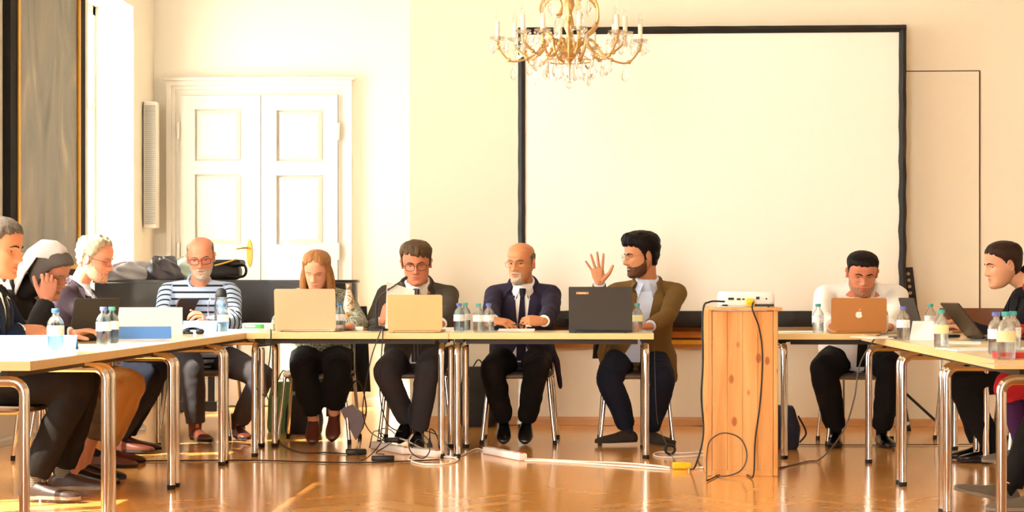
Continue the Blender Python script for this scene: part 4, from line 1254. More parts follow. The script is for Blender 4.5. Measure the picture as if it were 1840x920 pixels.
# ---- garments
def sleeve_parts(c, r0=.074, r1=.058, r2=.044, stop=.96):
    P = []
    for (S, E, Wk) in c['arms']:
        inn = c['spine'](.93)
        P.append(MB().tube([inn.lerp(S, .2) + Vector((0, 0, .004)), S + Vector((0, 0, .004))], [.055, r0 * .9], 16, rnd=True))
        P.append(MB().tube([S, S.lerp(E, .45), S.lerp(E, .85)], [r0, r0 * .9, r1 * 1.06], 18, rnd=True))
        P.append(MB().ell(E, (r1, r1, r1), None, 14, 10))
        P.append(MB().tube([E, E.lerp(Wk, .5), E.lerp(Wk, stop)], [r1, (r1 + r2) / 2, r2], 18))
    return P
def patch(c, edge_l, edge_r, t0, t1, off, n=22, m=8, thick=.003):
    """a layer of cloth lying on the chest between two edges x(t)"""
    R1 = []; 
    for i in range(n):
        t = t0 + (t1 - t0) * i / (n - 1); a, b = edge_l(t), edge_r(t); row = []
        for j in range(m): row.append(c['surf'](t, a + (b - a) * j / (m - 1), off))
        back = [c['surf'](t, a + (b - a) * j / (m - 1), off - thick) for j in reversed(range(m))]
        R1.append(row + back)
    return MB().rings(R1)
def shirt_collar(c, m, flap=.055, open_=0.0, name='collar', rr=.006, h=.036, lift=0.0):
    nk, sk = c['neck'], c['sk']; d = (sk - nk).normalized(); r, f = c['rvec'](1), c['fvec'](1)
    f = (f - d * f.dot(d)).normalized(); r = d.cross(f) * -1
    r = f.cross(d)
    base = nk + d * (.004 + lift); R = []
    A0 = 16 + open_ * 14
    for i in range(21):
        a = math.radians(A0 + (360 - 2 * A0) * i / 20)
        out = f * math.cos(a) + r * math.sin(a)
        front = max(0, math.cos(a))
        q0 = base + out * (c['neck_r'] * 1.10 + rr) - d * (.014 + .022 * front)
        q1 = base + out * (c['neck_r'] * 1.03 + rr * .8) + d * (h * .72 - .018 * front)
        q2 = base + out * (c['neck_r'] * 1.10 + rr * 1.5) + d * (h * .70 - .02 * front)
        q3 = base + out * (c['neck_r'] * 1.28 + rr * 1.7) - d * (.012 + .022 * front)
        R.append([q0, q1, q2, q3])
    o = MB().rings(R, caps=True)
    for s, ring in ((1, R[0]), (-1, R[-1])):
        # pointed flap hanging from each collar end
        tip = c['surf'](.90, s * (.045 + .03 * open_), .016)
        a_, b_ = ring[2], R[4 if s > 0 else -5][2]; b2 = R[4 if s > 0 else -5][3]
        V = [a_, b_, b2, tip]; n_ = f * .004
        o.add([v + n_ for v in V] + [v - n_ for v in V], [(0, 1, 2, 3), (7, 6, 5, 4), (0, 3, 7, 4), (3, 2, 6, 7), (2, 1, 5, 6), (1, 0, 4, 5)])
    return o.build(name, m, c['root'], angle=60)
def yoke(c, m):
    d = (c['sk'] - c['neck']).normalized(); n = c['neck_r']
    MB().tube([c['spine'](.86), c['spine'](.95) + c['fvec'](1) * .012, c['neck'] + c['fvec'](1) * .006 - d * .004, c['neck'] + d * .008], [.088, .082, n * 1.2, n * 1.08], 24).build('shirt_yoke', m, c['root'])
def suit(jacket, shirt, tie=None, vee=.36, v_top=.052, gap=.012, cuff=True, sleeve=(.066, .055, .044), tails=None, open_low=.05, lapel_w=.05, stripes=None, pad=.02, shirt_t0=.05, button=True):
    def f(c):
        parts = [c['torso'](pad, -.10, .93, 26, 36)] + sleeve_parts(c, *sleeve)
        for tl in (tails or []):
            parts.append(MB().tube([Vector(p) for p in tl[0]], tl[1], 14, flat=tl[2], up=Vector(tl[3]), rnd=True))
        A, Fq = vox(parts, .0088, 3)
        N = vnormals(A, Fq); A = A + N * wob(A, .0045, 36, c['seed'])[:, None]
        jk = MB().add(A, Fq).build('jacket', jacket, c['root'], angle=180, fix=False)
        c['bvh'] = BVHTree.FromPolygons([tuple(p) for p in (lambda T: T.v)(c['torso'](pad + .003, -.10, 1.0, 40, 48))], c['torso'](pad + .003, -.10, 1.0, 40, 48).f)
        def w(t):
            if t >= vee: return gap + (v_top - gap) * ((t - vee) / (.97 - vee)) ** 0.8 if t < .97 else v_top
            return gap + (open_low - gap) * min(1, (vee - t) / .3)
        bw_ = lambda t: w(t) + .012 - .030 * sstep(.86, .93, t)
        patch(c, lambda t: -bw_(t), lambda t: bw_(t), shirt_t0, .955, .003).build('shirt_front', shirt, c['root'], angle=60)
        yoke(c, shirt)
        lp = jacket
        for s in (-1, 1):
            def inner(t, s=s): return s * w(t)
            def outer(t, s=s):
                k = (t - vee) / (.97 - vee); wd = lapel_w * (.25 + .75 * min(1, max(0, k) * 1.5)) if k < .78 else lapel_w * (1.18 - (k - .78) * 2.2)
                return s * (w(t) + max(.012, wd))
            patch(c, inner, outer, shirt_t0, .935, .0105, n=30, m=5, thick=.007).build('lapel', lp, jk, angle=60)
        shirt_collar(c, jacket, name='jacket_collar', rr=.020, h=.030, open_=2.6, lift=-.008)
        shirt_collar(c, shirt)
        if tie: make_tie(c, tie)
        if cuff:
            for (S, E, Wk) in c['arms']:
                d = (Wk - E).normalized()
                MB().tube([Wk - d * .05, Wk - d * .004, Wk - d * .0045, Wk - d * .05], [.037, .0365, .033, .033], 16, caps=False).build('shirt_cuff', shirt, c['root'])
    return f
def make_tie(c, m, t1=.955, t0=.08, w=.030, off=.012):
    ti = patch(c, lambda t: -(.013 + (w - .013) * min(1, (t1 - t) / .5)), lambda t: (.013 + (w - .013) * min(1, (t1 - t) / .5)), t0, .93, off, n=24, m=5, thick=.006)
    o = ti.build('tie', m, c['root'], angle=60)
    dn = (c['sk'] - c['neck']).normalized(); fw_ = c['fvec'](1)
    k1 = c['neck'] + fw_ * (c['neck_r'] * 1.12 + .020) + dn * .004; k0 = c['surf'](.925, 0, off + .006)
    r = c['rvec'](1)
    MB().tube([k0, k0.lerp(k1, .5), k1], [.013, .019, .021], 10, up=c['fvec'](1), flat=.6, rnd=False).build('tie_knot', m, o)
def shirt_top(m, tie=None, sleeve=(.07, .058, .046), pad=.018, collar=True, cuffm=None, placket=True):
    def f(c):
        A, Fq = vox([c['torso'](pad, -.10, .93, 26, 36)] + sleeve_parts(c, *sleeve), .0088, 3)
        if collar: yoke(c, m)
        N = vnormals(A, Fq); A = A + N * wob(A, .0055, 40, c['seed'])[:, None]
        sh = MB().add(A, Fq).build('shirt', m, c['root'], angle=180, fix=False)
        T = c['torso'](pad + .004, -.10, 1.0, 40, 48); c['bvh'] = BVHTree.FromPolygons([tuple(p) for p in T.v], T.f)
        if collar: shirt_collar(c, m)
        if placket: patch(c, lambda t: -.016, lambda t: .016, .1, .95, .004, n=16, m=4, thick=.003).build('placket', m, sh, angle=60)
        if tie: make_tie(c, tie)
    return f
def sweater(m, sleeve=(.07, .058, .044), pad=.02, neckband=None, stripe=False, wobble=.006, name='sweater', t_low=-.10):
    def f(c):
        A, Fq = vox([c['torso'](pad, t_low, .99, 26, 36)] + sleeve_parts(c, *sleeve), .0088, 3)
        N = vnormals(A, Fq); A = A + N * wob(A, wobble, 34, c['seed'])[:, None]
        o = MB().add(A, Fq).build(name, m, c['root'], angle=180, fix=False)
        if stripe:
            # bands run round the body by height and round each sleeve by its length
            val = A[:, 2].copy()
            sh_z = c['arms'][0][0].z
            for (S, E, Wk) in c['arms']:
                for (P, Q, l0) in ((S, E, 0.0), (E, Wk, (E - S).length)):
                    P_, Q_ = np.array(P), np.array(Q); d = Q_ - P_; L = np.linalg.norm(d); d /= L
                    t = (A - P_) @ d; r = np.linalg.norm(A - P_ - np.outer(np.clip(t, 0, L), d), axis=1)
                    side = np.abs((A - np.array(c['spine'](.9))) @ np.array(c['rvec'](.9))) > c['arms'][0][0].__sub__(c['spine'](.9)).length - .03
                    msk = (r < .088) & (t > (-.02 if l0 == 0 else 0)) & side
                    val[msk] = sh_z - (l0 + t[msk])
            a = o.data.attributes.new('band', 'FLOAT', 'POINT'); a.data.foreach_set('value', val)
        if neckband:
            nk, sk = c['neck'], c['sk']; d = (sk - nk).normalized(); ff = c['fvec'](1); ff = (ff - d * ff.dot(d)).normalized(); r = ff.cross(d)
            P = [nk + d * (.004 - .020 * math.cos(a)) + (ff * math.cos(a) * 1.12 + r * math.sin(a)) * (c['neck_r'] * 1.16 + .008) for a in [2 * PI * i / 28 for i in range(28)]]
            MB().tube(P, .009, 8, closed=True).build('neckband', neckband, o)
    return f
# ================================================================== THE CAST
C_sh_w = cloth('white_shirt', 'f4f0e8', bump=.2, var=.02)
C_sh_b = cloth('pale_blue_shirt', 'c9d2e6', bump=.2, var=.03)
C_navy = cloth('navy_suit', '322d3e'); C_navy2 = cloth('dark_navy_suit', '1e2438')
C_grey = cloth('charcoal_suit', '4a423a'); C_plum = cloth('plum_grey_jacket', '3c3036')
C_tan = cloth('tan_corduroy', '70542f', bump=.5, bscale=40)
C_blk = cloth('black_trousers', '1c1917'); C_dgrey = cloth('dark_grey_trousers', '454142'); C_navyt = cloth('navy_trousers', '20222e')
C_khaki = cloth('tan_trousers', 'c08a52'); C_habit = cloth('dark_grey_habit', '2a2724'); C_hskirt = cloth('grey_skirt', '6b5f54')
C_red = cloth('red_knit', 'b5282c', bscale=90); C_blkj = cloth('black_wool', '1b1b1e')
C_tie_n = cloth('dark_tie', '241f2e', .6); C_tie_k = cloth('black_tie', '161516', .6)
L_black = mat('black_leather', '14110f', .22, var=.1); L_sole = mat('dark_sole', '1d1714', .7)
L_brown = mat('brown_leather', '5a2c1e', .35, var=.2, nscale=20); L_suede = mat('grey_suede', '6c5f50', .9, var=.15, bump=.4, bscale=200)
L_tsole = mat('rubber_sole', '8c7c68', .8, bump=.4, bscale=60)
M_wire = mat('gold_wire', 'a8814a', .3, .8); M_horn = mat('horn_frame', '3a1c14', .35); M_redf = mat('red_frame', '7a1f1a', .35)
H_grey = hairm('grey', '8f8372'); H_brown = hairm('brown_grey', '54402c'); H_dark = hairm('near_black', '120e0c', .5); H_blond = hairm('light_brown', '9c6a3e', .45)
H_white = hairm('white', 'cbbca6'); H_dbrown = hairm('dark_brown', '33231a', .42); H_pepper = hairm('pepper', '6a6058')

def stripe_mat():
    m = bpy.data.materials.new('striped_jersey'); m.use_nodes = True
    t = NT(m); b = t.n['Principled BSDF']
    a = t.new('ShaderNodeAttribute', attribute_name='band')
    k = t.new('ShaderNodeMath', operation='MULTIPLY'); k.inputs[1].default_value = 1 / .043; t.link(a.outputs['Fac'], k.inputs[0])
    f = t.new('ShaderNodeMath', operation='FRACT'); t.link(k.outputs[0], f.inputs[0])
    g = t.new('ShaderNodeMath', operation='LESS_THAN'); g.inputs[1].default_value = .30; t.link(f.outputs[0], g.inputs[0])
    mx = t.new('ShaderNodeMix', data_type='RGBA'); mx.inputs['A'].default_value = (*lin('b4c8e6'), 1); mx.inputs['B'].default_value = (*lin('1c1c2a'), 1)
    t.link(g.outputs[0], mx.inputs['Factor']); t.link(mx.outputs['Result'], b.inputs['Base Color']); b.inputs['Roughness'].default_value = .9
    return m
def blouse_mat():
    m = bpy.data.materials.new('speckled_blouse'); m.use_nodes = True
    t = NT(m); b = t.n['Principled BSDF']
    tc = t.new('ShaderNodeTexCoord'); n = t.new('ShaderNodeTexNoise'); n.inputs['Scale'].default_value = 75; n.inputs['Detail'].default_value = 2; n.inputs['Distortion'].default_value = 2.5
    t.link(tc.outputs['Object'], n.inputs['Vector'])
    r = t.new('ShaderNodeValToRGB'); e = r.color_ramp.elements; e[0].position = .44; e[0].color = (*lin('3f463a'), 1); e[1].position = .56; e[1].color = (*lin('c9c8b0'), 1)
    t.link(n.outputs['Fac'], r.inputs[0]); t.link(r.outputs[0], b.inputs['Base Color']); b.inputs['Roughness'].default_value = .85
    return m
def ribbed(name, c1, c2, sc, ax=2):
    m = bpy.data.materials.new(name); m.use_nodes = True
    t = NT(m); b = t.n['Principled BSDF']; tc = t.new('ShaderNodeTexCoord'); w = t.new('ShaderNodeTexWave'); w.bands_direction = 'XYZ'[ax]; w.inputs['Scale'].default_value = sc
    t.link(tc.outputs['Object'], w.inputs['Vector']); r = t.new('ShaderNodeValToRGB'); r.color_ramp.elements[0].color = (*lin(c1), 1); r.color_ramp.elements[1].color = (*lin(c2), 1)
    t.link(w.outputs['Fac'], r.inputs[0]); t.link(r.outputs[0], b.inputs['Base Color']); b.inputs['Roughness'].default_value = .9
    return m
C_stripe_tie = ribbed('striped_tie', '231f22', '6a645e', 14, 0)

DOWN = dict(gaze=-30, lid=-6)
# ---- charcoal suit reading a sheet
x = XP(752, 11.7)
person('man in a charcoal suit and striped tie reading a white sheet of paper', 180, (x, 11.78, .53), (XP(750, 11.6), 11.60, .975), W(748, 473, 11.5), 184, -14, 2, hs=1.12, build=1.12, depth=1.12,
       skinm=skin('ruddy', 'c47a58'), skul=dict(wid=1.03, jaw=1.1), knees=(W(692, 668, 11.36), W(768, 660, 11.36)), ankles=(W(733, 757, 11.62), W(752, 774, 11.54)), toes=(165, 182), tpitch=(30, 0),
       wrists=(W(688, 578, 11.22), W(792, 584, 11.1)), hands=(dict(dir=(.25, -.1, .9), back=(-.75, -.6, 0), curl=(40, 50, 30), thumb=(25, 40)), dict(dir=(-.9, -.3, 0), back=(0, -.4, .9), curl=(30, 35, 20))),
       hints=((-.6, 0, -1), (.7, .1, -1)), top=suit(C_grey, C_sh_w, C_stripe_tie, v_top=.05), legs=dict(mat=C_dgrey), shoes=dict(mat=L_black, sole=L_sole, sock=C_blk), shoe_L=.29,
       hair=dict(fn=hair_fn([(0, .058), (20, .062), (40, .056), (60, .045), (72, .015), (80, -.02), (88, -.02), (93, .02), (106, .02), (112, -.02), (125, -.06), (180, -.07)], .016, .009, asym=.22, jit=.005, top=lambda p, d: .010 * math.exp(-((p.x + .02) / .05) ** 2) * sstep(.03, .08, p.y)), mat=H_brown, amp=.005, freq=85),
       brows=H_brown, glasses=dict(mat=M_horn, w=.026, h=.019, ex=.7, r=.0016), neck_r=.062, **DOWN)
# ---- navy suit, bald
x = XP(937, 11.7)
person('bald man with white goatee in a navy suit, hands folded over a notepad', 180, (x, 11.78, .53), (XP(940, 11.6), 11.60, .975), W(936, 473, 11.52), 160, -4, 0, hs=1.08, build=1.02,
       skinm=skin('tanned', 'c98458'), skul=dict(wid=.98), knees=(W(884, 664, 11.36), W(964, 664, 11.36)), ankles=(W(905, 756, 11.62), W(946, 756, 11.62)), toes=(183, 178), tpitch=(30, 30),
       wrists=(W(886, 584, 11.02), W(976, 580, 11.08)), hands=(dict(dir=(.85, -.35, -.12), back=(-.1, -.35, .9), curl=(28, 34, 22)), dict(dir=(-.9, -.25, .05), back=(.0, -.75, .65), curl=(40, 42, 25), thumb=(28, 30))),
       hints=((-.7, .1, -1), (.8, .1, -1)), top=suit(C_navy, C_sh_w, C_tie_n, v_top=.048, open_low=.085, tails=[([W(985, 610, 11.75), W(1000, 650, 11.75), W(1006, 690, 11.78)], [.05, .05, .035], .4, (1, 0, 0))]), legs=dict(mat=C_blk), shoes=dict(mat=L_black, sole=L_sole, sock=C_blk), shoe_L=.28,
       hair=dict(fn=hair_fn(SHORT, .005, zmax=[(0, -.2), (56, -.2), (64, .045), (90, .062), (180, .05)]), mat=H_pepper), beard=dict(fn=GOATEE(.0055), mat=hairm('goatee', 'b5a28a'), amp=.0012), brows=H_pepper,
       glasses=dict(mat=M_wire, w=.025, h=.018, ex=.75), gaze=0, lid=14)
# ---- speaker
x = XP(1143, 11.7)
person('bearded man in a tan jacket raising his open right hand while speaking', 176, (x, 11.78, .53), (XP(1163, 11.6), 11.60, .99), W(1152, 460, 11.55), 112, -8, 0, hs=1.10, build=1.08,
       skinm=skin('olive', 'c08058'), skul=dict(nose=1.15), knees=(W(1094, 682, 11.36), W(1192, 684, 11.36)), ankles=(W(1128, 770, 11.5), W(1168, 772, 11.58)), toes=(112, 222),
       wrists=(W(1077, 508, 11.26), W(1168, 586, 11.15)), hands=(dict(dir=(-.16, -.1, 1), back=(.1, 1, .1), per=[(2, 4, 4), (0, 3, 3), (0, 3, 3), (4, 6, 4)], splay=(14, 3, -8, -24), thumb=(52, -4), s=.98), dict(dir=(-.8, -.5, 0), back=(0, -.3, .9))),
       hints=((-.15, .35, -1), (.9, .2, -.9)), top=suit(C_tan, C_sh_b, None, v_top=.054, gap=.03, open_low=.10, lapel_w=.055, tails=[([W(1190, 600, 11.72), W(1206, 640, 11.7), W(1210, 676, 11.68)], [.06, .06, .045], .45, (1, -.6, 0)), ([W(1090, 600, 11.6), W(1080, 635, 11.6), W(1082, 650, 11.6)], [.05, .05, .03], .4, (1, .4, 0))]),
       legs=dict(mat=C_navyt), shoes=dict(mat=mat('dark_suede', '33281f', .85, var=.2), sole=L_sole, sock=C_navyt), shoe_L=.28,
       hair=dict(fn=hair_fn([(0, .066), (20, .068), (38, .060), (55, .052), (64, .030), (72, .0), (80, -.025), (88, -.022), (93, .02), (106, .02), (112, -.02), (125, -.07), (180, -.085)], .030, .016, top=lambda p, d: .014 * sstep(.02, .07, p.y)), mat=H_dark, amp=.008, freq=95),
       beard=dict(fn=STUBBLE(.0026, hi=-.044), mat=hairm('stubble_dark', '5a3a28')), brows=H_dark, glasses=dict(mat=M_wire, w=.0225, h=.021, ex=1, r=.001), gaze=-4, lid=12)
# ---- white shirt
x = XP(1542, 11.7)
person('man in a white shirt and black tie bent over a gold laptop', 180, (x, 11.80, .53), (XP(1548, 11.6), 11.58, .965), W(1549, 491, 11.44), 181, -20, -2, hs=1.10, build=1.22, depth=1.15,
       skinm=skin('rosy', 'c87c5c'), skul=dict(wid=1.06, jaw=1.14), knees=(W(1480, 664, 11.36), W(1602, 664, 11.36)), ankles=(W(1502, 774, 11.52), W(1584, 774, 11.54)), toes=(170, 186),
       wrists=(W(1497, 587, 11.12), W(1598, 588, 11.12)), hints=((-.8, .1, -1), (.9, .1, -1)), hands=(dict(dir=(.6, -.8, -.1), back=(0, 0, 1)), dict(dir=(-.6, -.8, -.1), back=(0, 0, 1))),
       top=shirt_top(C_sh_w, C_tie_k, sleeve=(.078, .066, .052)), legs=dict(mat=C_blk), leg_r=1.1, shoes=dict(mat=L_black, sole=L_sole, sock=C_blk),
       hair=dict(fn=hair_fn([(0, .066), (25, .067), (40, .062), (56, .052), (64, .030), (72, .005), (80, -.012), (88, -.012), (93, .02), (106, .02), (112, -.02), (125, -.055), (180, -.065)], .010, .003, jit=.002), mat=H_dark, amp=.001), beard=dict(fn=STUBBLE(.0012), mat=hairm('stubble_grey', 'a87458')), brows=H_dark,
       glasses=dict(mat=M_wire, w=.026, h=.016, ex=.6, r=.0009), neck_r=.066, **DOWN)
# ---- light brown hair
x = XP(574, 11.7)
LH = []
for s in (-1, 1):
    for (a, b, z1, r) in ((.074, .022, -.20, .020), (.080, -.004, -.205, .024), (.076, -.035, -.21, .024), (.058, -.070, -.21, .026)):
        LH.append(([(s * a * .93, b, .03), (s * (a + .006), b + .004, -.03), (s * (a + .008), b + .012, -.10), (s * (a + .004), b + .028, z1 + .03), (s * (a - .004), b + .036, z1)], (.012, r, r * .45), .55))
LH.append(([(0, -.10, .02), (0, -.115, -.06), (0, -.10, -.13), (0, -.085, -.2)], (.03, .045, .02), .4))
person('woman with long light brown hair in a speckled blouse behind a silver laptop', 180, (x, 11.80, .53), (XP(574, 11.55), 11.53, .945), W(569, 487, 11.38), 176, -22, -2, hs=1.02, build=.95, sh_w=.168,
       skinm=skin('fair', 'd69474'), skul=dict(wid=.98, jaw=.93, nose=.85), knees=(W(546, 664, 11.36), W(606, 664, 11.36)), ankles=(W(563, 748, 11.48), W(600, 736, 11.5)), toes=(186, 180), tpitch=(38, 42),
       wrists=(W(520, 586, 11.12), W(628, 586, 11.12)), hints=((-.9, .1, -1), (.9, .1, -1)), hands=(dict(dir=(.7, -.7, -.1), back=(0, 0, 1)), dict(dir=(-.7, -.7, -.1), back=(0, 0, 1))),
       top=sweater(blouse_mat(), sleeve=(.066, .058, .052), pad=.016, name='blouse', wobble=.006), legs=dict(mat=C_blk), leg_r=1.12, hem=.062, shoes=dict(mat=L_brown, sole=L_sole, sock=skin('fair', 'd69474')), shoe_L=.25,
       hair=dict(fn=hair_fn([(0, .094), (10, .090), (26, .072), (42, .052), (54, .020), (62, -.03), (70, -.06), (110, -.07), (180, -.08)], .014, .011), mat=H_blond, locks=LH), brows=H_blond, neck_r=.048, gaze=-34, lid=-8)
# ---- striped sweater
x = XP(352, 11.9)
person('balding man with red glasses and grey stubble in a blue striped sweater', 184, (x, 11.98, .53), (XP(360, 11.85), 11.82, .985), W(361, 463, 11.72), 190, -14, 4, hs=1.12, build=1.10, depth=1.05,
       skinm=skin('pink', 'cf8668'), skul=dict(wid=.97), knees=(W(345, 664, 11.56), W(474, 676, 11.72)), ankles=(W(352, 766, 11.6), W(428, 762, 11.82)), toes=(215, 205),
       wrists=(W(318, 592, 11.42), W(372, 582, 11.42)), hints=((-.8, .1, -1), (1.0, .1, -1)), hands=(dict(dir=(.6, -.8, -.05), back=(0, 0, 1)), dict(dir=(-.2, -.7, .5), back=(.5, -.3, .6), curl=(45, 50, 30))),
       top=sweater(stripe_mat(), stripe=True, neckband=cloth('pale_blue_knit', 'a9c2ea', bscale=120), sleeve=(.076, .064, .05)), legs=dict(mat=C_dgrey), shoes=dict(mat=L_brown, sole=L_sole, kind='boot'), shoe_L=.29,
       hair=dict(fn=hair_fn(SHORT, .0035, zmax=[(0, -.2), (40, -.2), (56, .07), (100, .085), (180, .08)]), mat=H_pepper), beard=dict(fn=STUBBLE(.0035, hi=-.02), mat=hairm('stubble_pale', 'b09a86')), brows=H_pepper,
       glasses=dict(mat=M_redf, w=.0265, h=.0155, ex=.5, r=.0019), **DOWN)
# ---- left side of the U, facing +X
Y = 10.85
person('grey haired man with glasses in a dark jacket and pale blue shirt', -92, (-3.27, Y, .53), (-3.15, Y, .965), W(171, 466, Y), -98, -14, 0, hs=1.10, build=1.05,
       skinm=skin('pink2', 'cf8668'), knees=(W(270, 676, Y - .12), (-2.70, Y + .12, .50)), ankles=(W(212, 786, Y - .1), (-2.9, Y + .12, .09)), toes=(-92, -88),
       wrists=((-2.72, Y - .12, .765), (-2.74, Y + .14, .765)), hints=((-.3, -.6, -1), (-.3, .6, -1)), top=suit(C_plum, C_sh_b, None, v_top=.048, gap=.02, open_low=.06), legs=dict(mat=C_navyt), shoes=dict(mat=L_brown, sole=L_sole, sock=C_navyt),
       hair=dict(fn=hair_fn(HIGH, .020, .014), mat=hairm('silver_curls', 'a8977c'), amp=.008, freq=130), beard=dict(fn=STUBBLE(.0013), mat=hairm('stubble_pink', 'c08c70')), brows=H_grey, glasses=dict(mat=M_redf, w=.025, h=.0165, ex=.6, r=.0014), **DOWN)
Y = 10.05
person('seated man in tan trousers mostly hidden behind the nun', -92, (-3.22, Y, .53), (-3.30, Y, .92), (-3.26, Y, 1.05), -90, -18, 0, hs=1.0, build=.98, skinm=skin('plain', 'd8a080'),
       knees=(W(228, 692, Y - .1), W(236, 690, Y + .14)), ankles=((-2.78, Y - .1, .09), (-2.8, Y + .14, .09)), toes=(-92, -88), wrists=((-2.86, Y - .12, .64), (-2.86, Y + .12, .64)), hints=((-.5, -.4, -1), (-.5, .4, -1)),
       top=sweater(cloth('dark_pullover', '2f2b2c'), neckband=cloth('dark_pullover', '2f2b2c')), legs=dict(mat=C_khaki), leg_r=1.08, shoes=dict(mat=L_brown, sole=L_sole, sock=C_blk), hair=dict(fn=hair_fn(SHORT, .014), mat=H_brown), brows=H_brown, **DOWN)
# ---- nun
Y = 9.2
VEIL = mat('veil_grey', 'd8d0d0', .85, var=.05, bump=.2, bscale=14, sheen=.2)
BAND = mat('coif_grey', '5f5854', .85, var=.05, bump=.2, bscale=20)
def nun_veil(c):
    toW, hs = c['toW'], c['hs']
    # stiff headband round the crown, then the veil falling back over the shoulders
    fn = lambda p, deg: .016 * sstep(pl([(0, .070), (25, .068), (50, .045), (70, -.02), (85, -.075), (180, -.09)], deg), pl([(0, .080), (25, .078), (50, .055), (70, -.01), (85, -.065), (180, -.08)], deg), p.z)
    V, F = hair_shell(rings_unit(dict(jaw=.95, nose=.9, noear=1)), fn)
    MB().add([toW(Vector(v) * hs) for v in V], F).build('coif', BAND, c['root'], angle=180)
    R = []; n = 26; hd = c['head']; Rh = c['Rh']
    nkz = c['neck']
    prof = [(.050, .130), (.020, .148), (-.03, .156), (-.092, .134), (-.138, .070), (-.155, -.02), (-.168, -.10), (-.190, -.17), (-.21, -.23)]
    wid = [.070, .092, .108, .114, .120, .134, .152, .185, .215]
    drop = [.045, .055, .075, .14, .18, .18, .16, .13, .10]
    for i_, (q, w, d) in enumerate(zip(prof, wid, drop)):
        ring = []
        for j in range(n):
            a = PI * j / (n - 1); u = math.cos(a)
            fold = 1 + .05 * math.sin(j * 2.2) * max(0, -q[0] / .2)
            side = abs(u) ** 2.2
            fw_ = pl([(0, -.015), (2, .0), (4, .075), (6, .125), (8, .16)], i_)
            ring.append(Vector((u * w * fold, q[0] + fw_ * side, q[1] - side * d * 1.1)))
        R.append([toW(p * hs) for p in ring] + [toW(p * .965 * hs) for p in reversed(ring)])
    MB().tube([c['neck'], c['neck'].lerp(c['sk'], .5), c['neck'].lerp(c['sk'], .95)], [c['neck_r'] * 1.35, c['neck_r'] * 1.12, c['neck_r'] * 1.1], 20).build('collar', C_habit, c['root'])
    MB().rings(R).build('veil', VEIL, c['root'], angle=180)
person('nun in a grey veil and dark habit resting her cheek on her hand', -92, (-3.18, Y, .53), (-2.99, Y, .925), W(88, 490, Y), -104, -24, 4, hs=1.06, build=1.02, skinm=skin('fair2', 'cc886c'), skul=dict(jaw=.95, nose=.9, noear=1),
       knees=(W(140, 684, Y - .12), (-2.56, Y + .12, .49)), ankles=(W(138, 845, Y - .1), (-2.68, Y + .12, .09)), toes=(-92, -88), wrists=(W(84, 540, Y - .17), (-2.62, Y + .1, .77)), hints=((.9, -.5, -1), (-.3, .7, -1)),
       hands=(dict(dir=(.12, .1, 1), back=(.5, -1, 0), curl=(35, 50, 40), thumb=(35, 10)), dict()), top=sweater(C_habit, sleeve=(.07, .06, .05), name='habit', neckband=C_habit), legs=dict(mat=C_hskirt, skirt=.55, name='skirt'), shoes=dict(mat=L_black, sole=L_sole, sock=skin('fair2', 'cc886c')),
       hair=dict(fn=hair_fn([(0, .072), (25, .070), (50, .045), (70, -.01), (85, .2), (180, .2)], .008), mat=H_grey, amp=.003), brows=H_grey, glasses=dict(mat=M_wire, w=.025, h=.018, ex=.8), extra=nun_veil, **DOWN)
# ---- man at the left edge
Y = 8.4
person('man in a dark navy suit writing at the left edge of the picture', -92, (-2.98, Y, .53), (-2.89, Y, .985), W(-2, 447, Y), -97, -10, 0, hs=1.13, build=1.06, skinm=skin('tan2', 'c07c58'),
       knees=(W(140, 688, Y - .02), W(152, 680, Y + .16)), ankles=(W(60, 862, Y - .06), W(112, 846, Y + .18)), toes=(-100, -88), wrists=(W(38, 592, Y + .1), (-2.55, Y + .28, .765)), hints=((-.3, -.6, -1), (-.3, .6, -1)),
       hands=(dict(dir=(.95, .1, -.05), back=(0, -.5, .8), curl=(35, 40, 25)), dict()), top=suit(C_navy2, C_sh_w, C_tie_k), legs=dict(mat=C_blk), leg_r=1.05, shoes=dict(mat=mat('dark_brown_leather', '3a2a22', .4, var=.2), sole=L_tsole, sock=ribbed('striped_sock', '2c2a28', '8a857c', 40)), shoe_L=.30,
       hair=dict(fn=hair_fn(SHORT, .016, .010), mat=hairm('iron_grey', '5a5046'), amp=.003), brows=H_dark, **DOWN)
# ---- right side of the U, facing -X
Y = 10.55
BUN = [((0, -.125, -.055), (.042, .038, .040))]
person('woman with dark hair in a low knot wearing a black jacket, at the right', 92, (2.52, Y, .53), (2.385, Y, .965), W(1803, 477, Y), 96, -10, 0, hs=1.06, build=.95, sh_w=.168, skinm=skin('fair3', 'd49a74'), skul=dict(jaw=.92, nose=1.0),
       knees=((2.03, Y + .12, .5), W(1726, 690, Y - .1)), ankles=((2.15, Y + .1, .09), W(1784, 802, Y - .1)), toes=(92, 88), wrists=((2.06, Y + .12, .765), W(1742, 592, Y - .1)), hints=((.3, .6, -1), (.3, -.6, -1)),
       top=suit(C_blkj, C_blkj, None, cuff=False), legs=dict(mat=C_blk), shoes=dict(mat=L_black, sole=L_sole, sock=C_blk), shoe_L=.25,
       hair=dict(fn=hair_fn([(0, .080), (20, .078), (40, .064), (58, .050), (70, .030), (80, .005), (90, .010), (104, .012), (112, -.03), (125, -.06), (180, -.07)], .016, .010), mat=H_dbrown, amp=.0015, blobs=BUN), brows=H_dbrown, neck_r=.048, gaze=-6, lid=10)
Y = 9.35
